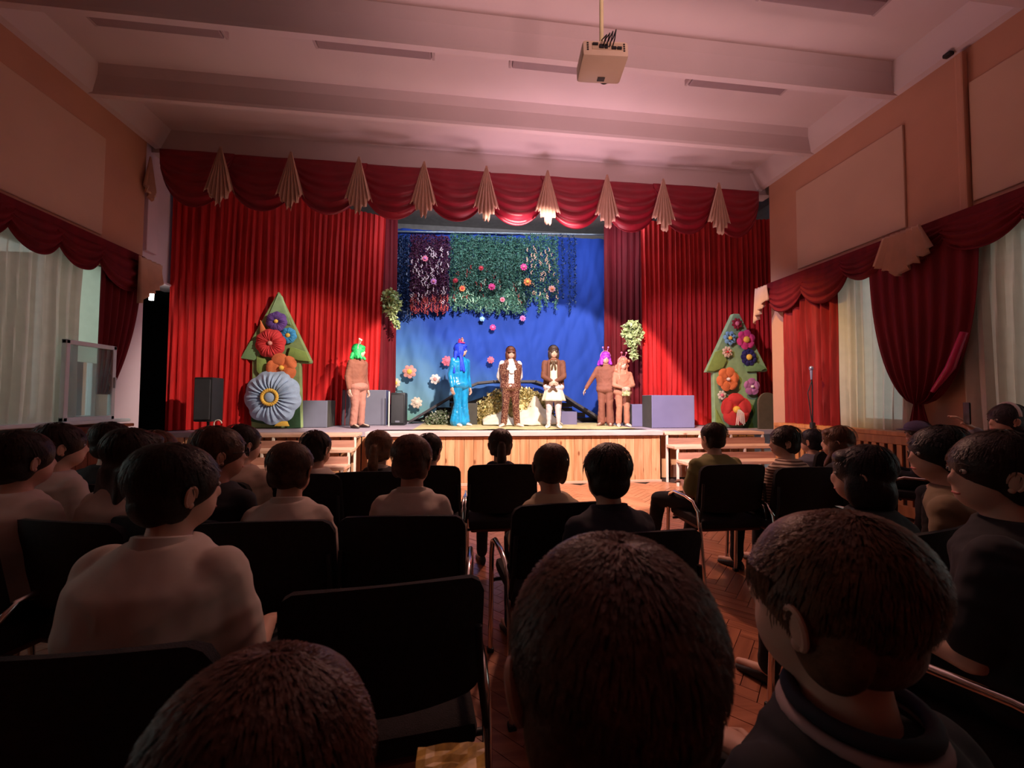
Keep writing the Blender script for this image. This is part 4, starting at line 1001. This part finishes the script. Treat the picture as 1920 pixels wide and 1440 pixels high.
    # garments
    if shirt is not None:
        g=MB(); torso(g,.014,0)
        fe={'long':1,'short':.0,'none':-1}[slen]
        for a0,e,w2 in A:
            if fe>=0:
                e2=e if fe else lin(a0,e,.78)
                g.capsule(a0,.060*k_,e2,(.048 if fe else .060)*k_)
                if fe: g.capsule(e,.048*k_,lin(e,w2,.93),.036*k_)
        gm=shirt if hasattr(shirt,'node_tree') else mat('cloth_%02x%02x%02x'%tuple(int(min(255,q*255)) for q in shirt),shirt,.85,var=.08,scale=10,bump=.7,bscale=9,sheen=.1)
        if H: g.capsule(V((0,pel.y-.0,pel.z-.02)),.10*k_,V((0,pel.y,pel.z+.02)),.10*k_)
        gr=remesh(g,vox,3); wrinkle(gr,pel.y,H is None); gr.build('shirt',gm,body,True,fixn=False)
        if collar is not None:
            cm=collar if hasattr(collar,'node_tree') else mat('collar_%02x%02x%02x'%tuple(int(min(255,q*255)) for q in collar),collar,.8,var=.05)
            c_=MB(); R=[]
            for z,rr in ((-.035,.076),(-.005,.068),(.022,.060),(.024,.052),(-.03,.05)): R.append([nb+V((rr*s*math.cos(2*PI*q/20),rr*s*.95*math.sin(2*PI*q/20)-.004,z+.012*math.sin(2*PI*q/20)*-1)) for q in range(20)])
            c_.rings(R); c_.build('collar',cm,body,True)
    if vest is not None:
        g=MB(); torso(g,.022,0); gr=remesh(g,vox,2)
        # open the vest at the front
        keep=[f for f in gr.f if not (abs(sum(gr.v[i].x for i in f)/len(f))<.045 and sum(gr.v[i].y for i in f)/len(f)>0)]
        gr.f=keep; q=gr.build('vest',vest,body,True,fixn=False)
    if pants is not None:
        g=MB(); 
        for hip,kn,an,toe in Lg:
            g.capsule(hip,.092*k_,kn,.066*k_); e=lin(kn,an,plen) if plen<1 else an
            g.capsule(kn,.064*k_,e+V((0,0,.015)),(.052+flare)*k_)
        g.ell(pel+V((0,0,-.01)),(sw*.86*build+.012,.118*(H/1.45 if H else 1)*build*.95+.008,.10),None,20,12)
        pm_=pants if hasattr(pants,'node_tree') else mat('trousers_%02x%02x%02x'%tuple(int(min(255,q*255)) for q in pants),pants,.85,var=.1,scale=8,bump=.35,bscale=12)
        gp=remesh(g,vox,3); wrinkle(gp,pel.y,False); gp.build('trousers',pm_,body,True,fixn=False)
    if skirt is not None:
        z0,z1,r0,r1,mm_=skirt; R=[]
        for j in range(13):
            t=j/12; rr=lin(r0,r1,t**.8); R.append([V((rr*(1+.06*t*math.sin(q*PI*2/48*9))*math.cos(2*PI*q/48),rr*.8*(1+.06*t*math.sin(q*PI*2/48*9))*math.sin(2*PI*q/48)+pel.y,lin(z0,z1,t))) for q in range(48)])
        q=MB().rings(R,True,False).build('skirt',mm_,body,True); solid(q,.006)
    if shoe is not None:
        shm=shoe if hasattr(shoe,'node_tree') else mat('shoe_%02x%02x%02x'%tuple(int(min(255,q*255)) for q in shoe),shoe,.5,var=.1)
        for hip,kn,an,toe in Lg:
            d=(toe-an); d.z=0; d.normalize(); m=MB(); ang=math.atan2(d.y,d.x)-PI/2; Rz=Matrix.Rotation(ang,3,'Z'); k=k_
            c0=V((an.x,an.y,0))
            for (y,w_,h_) in ((0,0,0),): pass
            R=[]
            for y,hw,h_ in ((-.055,.022,.05),(-.035,.032,.075),(.02,.036,.08),(.07,.040,.062),(.12,.042,.045),(.16,.034,.034),(.178,.016,.022)):
                R.append([c0+Rz@V((hw*k*math.cos(2*PI*q/12),y*k,max(.0,h_*k*(.5+.5*math.sin(2*PI*q/12))))) for q in range(12)])
            m.rings(R); so=m.build('shoe',shm,body,True)
            MB().add([],[])
    if face:
        for sd in (-1,1):
            MB().ell(hf(sd*.028,.071,.005),(.012*s,.0065*s,.007*s),Rh,8,6).build('eye',mat('eye_white',(.45,.40,.36),.7,spec=.1),body,True)
            MB().ell(hf(sd*.028,.0755,.005),(.0055*s,.003*s,.0055*s),Rh,8,6).build('iris',mat('dark_iris',(.03,.02,.015),.2),body,True)
            MB().tube([hf(sd*.015,.076,.022),hf(sd*.030,.074,.026),hf(sd*.043,.064,.021)],.0035*s,6).build('eyebrow',hm if hcx[0]<.3 and hcx[2]<.2 else mat('brow_brown',(.08,.04,.02)),body,True)
        MB().ell(hf(0,.0735,-.058),(.019*s,.0055*s,.005*s),Rh,10,6).build('mouth',mat('lips',(.45,.12,.10),.5),body,True)
    if extra: extra(body,hf,nb,A,Lg,Rh,pel,k_)
    return body

# --- chairs
chair0=None; upd=[]
def make_chair():
    o=thing('audience_chair','','chair')
    # curved padded backrest
    m=MB(); nu,nv=14,8; W,Hh,T=.47,.31,.035
    R=[]
    def shp(u,v,side):
        x=u*W/2; zz=v*Hh/2
        # rounded corners
        e=1-.0*abs(u)
        y=-.205-.03*v+.045*u*u; 
        return V((x,y+side*T/2*(1-.35*max(abs(u),abs(v))**6),.685+zz))
    front=[];backs=[]
    for j in range(nv+1):
        v=-1+2*j/nv
        for i in range(nu+1):
            u=-1+2*i/nu
            k=max(0,abs(u)-.82)/.18; k2=max(0,abs(v)-.72)/.28; rr=1
            if k>0 and k2>0:
                d=math.sqrt(k*k+k2*k2)
                if d>1: u2=math.copysign(.82+.18*k/d,u); v2=math.copysign(.72+.28*k2/d,v)
                else: u2,v2=u,v
            else: u2,v2=u,v
            v3=v2+.10*(1-u2*u2) if v2>0 else v2-.06*(1-u2*u2)*abs(v2)
            front.append(shp(u2,v3,1)); backs.append(shp(u2,v3,-1))
    n=(nu+1)*(nv+1); fs=[]
    for j in range(nv):
        for i in range(nu):
            a=j*(nu+1)+i; fs.append((a,a+1,a+nu+2,a+nu+1)); fs.append((n+a,n+a+nu+1,n+a+nu+2,n+a+1))
    edge=[i for i in range(nu+1)]+[j*(nu+1)+nu for j in range(1,nv+1)]+[nv*(nu+1)+i for i in range(nu-1,-1,-1)]+[j*(nu+1) for j in range(nv-1,0,-1)]
    for a in range(len(edge)):
        p,q=edge[a],edge[(a+1)%len(edge)]; fs.append((p,n+p,n+q,q))
    m.add(front+backs,fs); m.build('backrest',chairfab,o,True)
    MB().bbox((0,.03,.445),(.45,.43,.06),.026).build('seat',chairfab,o,True)
    MB().bbox((0,.03,.405),(.42,.40,.022),.01).build('seat_shell',seatwood,o,True)
    for sd in (-1,1):
        X=sd*.245
        pts=[(X,.25,.012),(X,.235,.30),(X,.225,.50),(X,.20,.57),(X,.13,.60),(X,-.02,.60),(X,-.12,.585),(X,-.175,.53),(X,-.20,.40),(X,-.25,.012)]
        MB().tube(pts,.0125,10).build('leg_loop',chrome,o,True)
        MB().tube([(X,-.19,.46),(X*.93,-.20,.58),(X*.90,-.20,.72)],.009,8).build('back_bracket',blackpl,o,True)
        for y in (-.12,.16): MB().tube([(X,y,.40),(X*.80,y,.40)],.009,8).build('seat_bracket',blackpl,o,True)
        for y in (.25,-.25): MB().bbox((X,y,.012),(.034,.034,.022),.006).build('foot_cap',blackpl,o,True)
    return o
used=False
def chair(x,y,rz,label):
    global chair0,used
    if chair0 is None: chair0=make_chair(); o=chair0
    else: o=copy_tree(chair0)
    o.location=(x,y,0); o.rotation_euler=(0,0,rz)
    return tag(o,label,'chair','black padded audience chairs')

# --- actors on stage
def stand_at(px,pyf,pyt,Y):
    b=P(px,pyf,Y); t=P(px,pyt,Y); return V((b.x,Y,ZT+.006)),t.z-ZT
brown=mat('brown_pyjama',(.22,.075,.045),.8,var=.12,scale=7,bump=.5,bscale=10)
brown2=mat('dark_brown_knit',(.13,.045,.025),.8,var=.12,scale=7,bump=.4,bscale=10)
tan=mat('tan_plush',(.42,.17,.10),.8,var=.15,scale=9,bump=.5,bscale=12)
def antennae(col):
    def f(body,hf,nb,A,Lg,Rh,pel,k):
        m=MB()
        hb=MB(); hb.tube([hf(.09*math.cos(a),-.0,.024+.102*math.sin(a)) for a in [PI*t/10 for t in range(11)]],.006,6); hb.build('headband',mat('band_'+col,fcol(col) and (.55,.2,.3),.5),body,True)
        for sd in (-1,1):
            MB().tube([hf(sd*.03,0,.115),hf(sd*.045,.01,.17)],.004,6).build('antenna_stalk',fcol(col),body,True)
            MB().ell(hf(sd*.047,.012,.185),(.019,.019,.019),None,10,8).build('antenna_ball',fcol(col),body,True)
    return f
loc,H=stand_at(670,800,647,7.30)
person('child actor in green bob wig with antennae and brown pyjamas',loc,math.radians(-122),turn=math.radians(30),H=H,hair=('long',(.02,.42,.10)),sh_len=.42,hv=1.12,shirt=brown,pants=mat('dusty_rose_trousers',(.36,.15,.11),.8,var=.1,bump=.5,bscale=10),flare=.012,shoe=(.03,.015,.012),vox=.009,face=True,strands=500,extra=antennae('cream'),arms=[None,None])
def blue_extra(body,hf,nb,A,Lg,Rh,pel,k):
    c=hf(0,.0,.15); b=MB(); petals(b,(0,0,0),.06,8,.4,1.1,ruf=.2); R=Euler((.2,0,math.radians(60))).to_matrix()
    for q,(cx,col) in enumerate(((0,'salmon'),(1,'hot'))):
        m=MB(); petals(m,(0,0,0),.065-.01*q,9,.5,1.15,ruf=.3); m.v=[c+V((.03*q-.01,.02-.04*q,-.012*q))+Matrix.Rotation(math.radians(70),3,'Z')@v for v in m.v]; m.build('head_flower',fcol(col),body,True)
    m=MB(); m.ell(hf(0,0,.115),(.07,.07,.02)); m.build('flower_band',fcol('hot'),body,True)
    # sash with flower at the shoulder
satin=mat('turquoise_satin',(.01,.26,.55),.28,var=.35,scale=6,bump=.8,bscale=12,sheen=.3,spec=.6,stretch=(2,2,.7))
loc,H=stand_at(863,796,645,7.75)
person('child actress in long bright blue wig and turquoise satin suit, flowers on her head',loc,math.radians(-138),H=H,hair=('long',(.015,.05,.62)),sh_len=1.3,hv=1.22,shirt=satin,pants=satin,flare=.06,shoe=(.7,.62,.58),vox=.009,face=True,strands=700,extra=blue_extra,hs=1.04,legs=None,turn=math.radians(42))
seq=cloth_pattern('brown_sequins',(.10,.025,.02),(.45,.25,.16),'noise',60,.3,.55,.3)
def boy_extra(body,hf,nb,A,Lg,Rh,pel,k):
    m=MB()
    for q in range(5):
        w_=.035+.022*q; z=nb.z-.02-.05*q; m.ell((0,.115+.006*math.sin(q),z),(w_ if q<4 else .05,.022,.040),None,12,8)
    remesh(m,.008,2).build('white_jabot',mat('white_frill',(.78,.72,.68),.7,bump=.4,bscale=20),body,True,fixn=False)
    m=MB().ell(hf(0,.070,.008),(.066,.028,.017),Rh,16,8); m.build('eye_mask',mat('dark_mask',(.10,.03,.02),.5),body,True)
    for sd in (-1,1): MB().capsule((sd*.075,.10,nb.z-.05),.02,(sd*.085,.085,pel.z+.10),.026,8).build('lapel',seq,body,True)
loc,H=stand_at(957,797,651,7.45)
kk=H/1.45
person('boy actor in sequined brown trousers and vest with a white frilled jabot',loc,math.radians(183),H=H,hair=('bob',(.10,.028,.014)),shirt=mat('white_blouse',(.74,.66,.66),.75,bump=.4,bscale=14),vest=seq,pants=seq,flare=.012,shoe=(.6,.5,.46),vox=.009,face=True,strands=500,extra=boy_extra,hs=.98,
  arms=[((-.08,-.16,H*.50),(-1,-.2,0)),((.08,-.16,H*.50),(1,-.2,0))],legs=[((-.09,.01,H*.275),(-.12,-.01,.065),(-.19,.10,.025)),((.09,.01,H*.275),(.12,-.01,.065),(.19,.10,.025))])
cream_d=mat('cream_dress',(.72,.62,.46),.8,var=.05,bump=.3,bscale=12)
def girl_extra(body,hf,nb,A,Lg,Rh,pel,k):
    g=MB()
    for z0,z1,w0,w1 in ((nb.z-.03,pel.z-.02,.06,.07),): 
        R=[]
        for t in range(6):
            z=lin(z0,z1,t/5); R.append([V((lin(w0,w1,t/5)*math.cos(2*PI*q/14),.088*k+.045*math.sin(2*PI*q/14)*k,z)) for q in range(14)])
        g.rings(R)
    g.build('dress_bodice',cream_d,body,True)
    m=MB(); 
    for sd in (-1,1): m.ell((sd*.034,.15,nb.z-.05),(.036,.016,.028),Euler((0,sd*.5,0)).to_matrix(),12,8); m.capsule((sd*.01,.15,nb.z-.06),.014,(sd*.03,.15,nb.z-.17),.02,8)
    m.ell((0,.155,nb.z-.055),(.014,.016,.016)); m.build('brown_bow',mat('dark_brown_ribbon',(.09,.05,.025),.4),body,True)
    for sd in (-1,1): MB().capsule((sd*.085,.085,nb.z-.06),.026,(sd*.10,.075,pel.z-.03),.034,8).build('jacket_front',brown2,body,True)
    for hip,kn,an,toe in Lg: pass
loc,H=stand_at(1038,799,649,7.15)
person('girl actress with dark bob, brown jacket and cream dress, hands folded',loc,math.radians(168),H=H,hair=('bob',(.045,.025,.02)),shirt=brown2,pants=mat('white_tights',(.68,.56,.58),.7),flare=-.016,shoe=(.72,.66,.6),vox=.009,face=True,strands=500,extra=girl_extra,hs=.98,turn=math.radians(10),
  skirt=(H*.56,H*.325,.10,.21,cream_d),arms=[((-.03,.20,H*.555),(-1,-.7,-.1)),((.03,.20,H*.555),(1,-.7,-.1))])
loc,H=stand_at(1136,796,661,7.60)
person('child actor in purple wig with antennae, brown suit, one arm held out',loc,math.radians(150),H=H,hair=('long',(.34,.03,.46)),sh_len=.4,hv=1.1,shirt=brown,pants=brown,flare=.03,shoe=(.2,.08,.05),vox=.009,face=True,strands=500,extra=antennae('mauve'),turn=math.radians(25),arms=[None,((.36,.12,H*.50),(.3,-1,0))])
def paper(body,hf,nb,A,Lg,Rh,pel,k):
    antennae('pink')(body,hf,nb,A,Lg,Rh,pel,k)
    m=MB(); nx=8
    for j in range(9):
        for i in range(9):
            m.v.append(V((-.07+.0175*i,.235+.02*noise.noise(V((i*.5,j*.5,0))),pel.z-.08+.019*j)))
    m.f=[(j*9+i,j*9+i+1,(j+1)*9+i+1,(j+1)*9+i) for j in range(8) for i in range(8)]
    tag(solid(m.build('patterned_cloth',cloth_pattern('leafy_cloth',(.55,.42,.25),(.25,.28,.10),'noise',30),body,True,fixn=False),.008))
loc,H=stand_at(1168,797,671,7.40)
person('child actor in long curly peach wig and tan plush suit with hands clasped',loc,math.radians(172),H=H,hair=('curl',(.62,.20,.12)),sh_len=1.0,shirt=tan,pants=tan,flare=.012,shoe=(.65,.55,.5),vox=.009,face=True,strands=500,extra=paper,nod=-.15,turn=math.radians(18),arms=[((-.03,.20,H*.555),(-1,-.7,-.1)),((.03,.20,H*.555),(1,-.7,-.1))])

# --- audience: (px, py of crown, Y, label, who, kwargs)
W_=(.50,.42,.36); WT=(.52,.44,.38); BK=(.010,.010,.013)
dk=(.022,.012,.008); br=(.07,.032,.016); lb=(.16,.075,.035)
def au(px,py,Y,label,who,rz=0,ch=True,crz=None,**k):
    t=P(px,py,Y); a=math.radians(rz)
    k.setdefault('pants',BK); k.setdefault('lean',.03)
    if 'turn' in k: k['turn']=math.radians(k['turn'])
    ln=k['lean']; loc=V((t.x+ln*math.sin(a),Y-ln*math.cos(a),0))
    b=person(label,loc,a,sit=t.z,seat=.475,**k)
    if ch: chair(loc.x,loc.y+.01,a if crz is None else math.radians(crz),'black padded chair under the '+who)
    return b
# nearest row
au(1142,1022,.36,'large brown haired head right in front of the camera, seen from behind','large head right in front of the camera',rz=2,hair=('crop',(.085,.036,.022)),shirt=BK,strands=6000,vox=.008,hs=1.05,sw=.15,turn=4,slen='short',hvox=.005,ch=True)
def stripe_collar(body,hf,nb,A,Lg,Rh,pel,k):
    for q,(dz,rr,c) in enumerate(((.028,.066,(.02,.02,.03)),(.010,.071,(.34,.24,.24)),(-.008,.077,(.02,.02,.03)),(-.022,.082,(.34,.24,.24)))):
        m=MB(); pts=[nb+V((rr*math.cos(2*PI*t/28),rr*math.sin(2*PI*t/28),dz)) for t in range(29)]; m.tube(pts,.009,8,False); m.build('collar_stripe',mat('collar_c%d'%(q%2),c,.8),body,True)
au(1562,972,.46,'large fair haired head turned left, dark top with a pale striped collar','large fair haired head with the striped collar',rz=8,hair=('crop',(.12,.055,.03)),shirt=BK,strands=6000,vox=.008,hs=1.0,sw=.15,turn=16,nod=0,slen='short',hvox=.005,extra=stripe_collar)
au(500,1268,.37,'brown haired head bowed at the bottom left edge','bowed head at the bottom left',rz=-4,hair=('crop',(.075,.03,.018)),shirt=BK,strands=5000,vox=.009,hs=1.0,sw=.15,turn=-20,nod=-.25,lean=.05,hvox=.005)
# second row
au(332,840,1.06,'boy in a white T-shirt with short dark hair looking right, large at the left','boy in the white T-shirt',rz=-8,hair=('short',dk),shirt=WT,slen='short',strands=1500,vox=.009,hs=.93,turn=-32,sw=.165,build=1.05,collar=WT,lean=.06,crz=0,face=True)
au(1870,815,.95,'dark clothed person at the right edge facing left with visible ear','dark clothed person at the right edge',rz=25,hair=('short',dk),shirt=BK,slen='short',strands=1200,vox=.009,hs=1.0,turn=38,sw=.20,build=1.15,face=True)
chair(P(703,1100,1.0).x,1.21,math.radians(7),'empty black padded chair in the middle foreground')
# third row
au(547,832,1.78,'small boy with cropped brown hair and white collared shirt, centre left','small boy with the white collared shirt',hair=('crop',br),shirt=W_,collar=WT,strands=900,turn=-14,hs=1.0,sw=.15)
au(775,818,1.80,'boy with reddish brown hair and white shirt between two chairs','boy with reddish brown hair',rz=-3,hair=('crop',(.10,.042,.025)),shirt=W_,collar=WT,strands=900,turn=-20,hs=1.0,sw=.145)
au(1032,834,1.92,'boy with tousled brown hair, cream shirt and ears sticking out','boy with tousled hair',rz=6,hair=('crop',br),shirt=(.50,.40,.27),strands=900,tilt=.12,sw=.13,hs=1.0,slen='short')
au(1138,837,1.55,'child in a black hooded top with thick black hair, centre','child in the black hooded top',rz=10,hair=('short',dk),shirt=(.012,.012,.022),collar=(.012,.012,.022),strands=900,sw=.165,hs=1.02,lean=.05,turn=5,crz=4)
au(40,812,1.80,'dark haired child in a white shirt cut by the left edge','dark haired child cut by the left edge',rz=-15,hair=('short',dk),shirt=W_,strands=500,sw=.18,build=1.1,turn=-10)
au(252,808,1.85,'child with long dark hair and white shirt behind the large boy','long haired child behind the large boy',rz=-15,hair=('long',dk),shirt=W_,strands=500,turn=-20,sw=.16,sh_len=.6)
def glasses(body,hf,nb,A,Lg,Rh,pel,k):
    m=MB()
    for sd in (-1,1):
        m.tube([hf(sd*.03+.02*math.cos(t),.092,.004+.016*math.sin(t)) for t in [2*PI*q/12 for q in range(13)]],.002,5,False); m.tube([hf(sd*.05,.090,.006),hf(sd*.078,.0,.008)],.002,5)
    m.tube([hf(-.01,.093,.006),hf(.01,.093,.006)],.002,5); m.build('glasses',blackpl,body,True)
au(412,804,1.85,'child with glasses and black jumper looking right','child with glasses and black jumper',rz=-15,hair=('short',br),shirt=BK,strands=500,turn=-45,sw=.16,extra=glasses,face=True)
au(1618,840,1.45,'child with a black bowl haircut and black shirt facing left, right of the striped boy','child with the black bowl haircut',rz=15,hair=('bob',(.012,.010,.012)),shirt=BK,strands=600,turn=30,sw=.17,hs=1.03,face=True)
au(1762,803,1.55,'person in a beige shirt with black cap of hair leaning left at the right','person in the beige shirt',rz=30,hair=('short',(.010,.009,.010)),shirt=(.20,.15,.09),strands=500,turn=35,sw=.19,lean=.10,hs=1.08,face=True)
# fourth row
au(595,810,2.72,'girl with dark hair and white blouse in front of the left stairs','girl with the white blouse by the left stairs',rz=-5,hair=('pony',dk),shirt=W_,strands=300,turn=-25,vest=None,sw=.14)
au(712,810,2.75,'girl with long brown ponytail and dark pinafore','girl with the long brown ponytail',hair=('pony',lb),shirt=(.02,.018,.02),collar=WT,strands=400,sw=.14,turn=-8)
au(808,815,2.95,'girl with a black plait and floral white top','girl with the black plait',rz=-6,hair=('plait',dk),shirt=cloth_pattern('floral_white',(.45,.36,.36),(.15,.16,.10),'noise',30,.8,.58),strands=300,turn=-30,sw=.125)
au(938,807,2.95,'girl with a loose ponytail and black top in front of the stage middle','girl with the loose ponytail and black top',hair=('pony',(.04,.018,.010)),shirt=BK,strands=500,sw=.155)
def pale(body,hf,nb,A,Lg,Rh,pel,k): pass
au(1337,794,2.80,'boy in an olive green T-shirt with dark hair, sitting on the aisle','boy in the olive green T-shirt',rz=5,hair=('crop',(.03,.014,.008)),shirt=(.20,.19,.07),slen='short',strands=500,turn=15,sw=.185,crz=0,plen=.8,shoe=(.02,.02,.025),legs=[((-.24,.36,.50),(-.27,.42,.075),(-.30,.54,.03)),((.10,.36,.50),(.10,.50,.075),(.10,.62,.03))])
au(1472,801,2.65,'boy in a brown and white striped shirt in profile facing left','boy in the striped shirt',rz=12,hair=('short',dk),shirt=cloth_pattern('striped_jersey',(.10,.045,.03),(.55,.42,.32),'stripe',16,.8,.5),strands=500,turn=55,sw=.16,face=True,crz=-4)
au(456,799,2.55,'dark haired child with loose white shirt near the left stairs','dark haired child with the loose white shirt',rz=-15,hair=('short',dk),shirt=(.48,.34,.26),strands=400,turn=-30,sw=.17,face=True)
au(113,797,2.25,'boy with black hair and white shirt under the left window','boy with black hair under the left window',rz=-20,hair=('short',dk),shirt=W_,strands=400,turn=-30,sw=.165,face=True)
au(211,795,2.55,'child in black with dark hair beside the left wall','child in black beside the left wall',rz=-10,hair=('short',dk),shirt=BK,strands=300,turn=-10,sw=.16)
au(298,810,2.75,'child with chestnut hair half hidden left of the curtain','child with chestnut hair',rz=-15,hair=('short',(.12,.045,.018)),shirt=(.03,.025,.03),strands=300,turn=-35,sw=.14)
au(1572,801,2.60,'girl with long chestnut hair in front of the slatted radiator cover','girl with long chestnut hair',rz=20,hair=('long',(.085,.032,.014)),shirt=BK,strands=400,turn=25,sw=.15,sh_len=.6,face=True)
au(1522,806,3.45,'person in a grey hooded jacket behind the microphone stand','person in the grey hooded jacket',rz=10,hair=('short',(.02,.02,.03)),shirt=(.10,.10,.13),strands=200,turn=20,sw=.17)
def cap(body,hf,nb,A,Lg,Rh,pel,k):
    MB().ell(hf(0,-.01,.05),(.088,.10,.07),Rh,18,10).build('cap',mat('violet_grey_cap',(.12,.09,.17),.8),body,True)
    MB().ell(hf(0,.10,.035),(.06,.06,.008),Rh,16,6).build('cap_brim',mat('violet_grey_cap',(.12,.09,.17),.8),body,True)
au(1722,791,3.3,'small child in a violet grey cap near the right wall','small child in the violet grey cap',rz=40,hair=('short',dk),shirt=BK,strands=150,turn=35,sw=.13,extra=cap,face=True)
# woman with the phone
tt=P(1888,760,2.55); ph=P(1826,785,2.45)
def phone_extra(body,hf,nb,A,Lg,Rh,pel,k): 
    MB().tube([hf(.088*math.cos(a),-.02,.03+.095*math.sin(a)) for a in [PI*t/10 for t in range(11)]],.010,6).build('hair_band',mat('pale_headband',(.45,.38,.38),.6),body,True)
a=math.radians(48); hl=V((tt.x,2.55,0)); rel=Matrix.Rotation(-a,3,'Z')@(V((ph.x,ph.y,0))-hl); 
person('woman in a grey top with a ponytail holding up a phone at the right edge',(tt.x,2.55,0),a,sit=tt.z,seat=.475,hair=('pony',(.03,.02,.025)),shirt=(.22,.20,.24),pants=BK,turn=math.radians(25),face=True,strands=400,sw=.17,hs=1.05,extra=phone_extra,arms=[((rel.x,rel.y,ph.z-.08),(-.6,-.2,-1)),None])
chair(tt.x,2.56,a,'black padded chair with chrome loops under the woman holding up a phone')
o=thing('smartphone','dark smartphone held up at the right','phone',P(1813,775,2.43),a+.2); MB().bbox((0,0,0),(.072,.009,.15),.004).build('phone_body',blackpl,o,True); MB().box((0,-.005,0),(.064,.002,.135)).build('phone_screen',mat('dim_screen',(.12,.06,.03),.2),o)
# crumpled yellow wrapper on the lap at the very bottom
a=P(845,1440,.62); m=MB()
for j in range(9):
    for i in range(9): m.v.append(V((-.05+.0125*i,-.035+.009*j,.009*noise.noise(V((i*.7,j*.7,4))))))
m.f=[(j*9+i,j*9+i+1,(j+1)*9+i+1,(j+1)*9+i) for j in range(8) for i in range(8)]
tag(solid(m.build('crumpled_wrapper',mat('yellow_wrapper',(.45,.28,.06),.4,var=.4,scale=40),None,False,loc=a),.004),'crumpled yellow wrapper at the bottom edge left of the big head','wrapper')
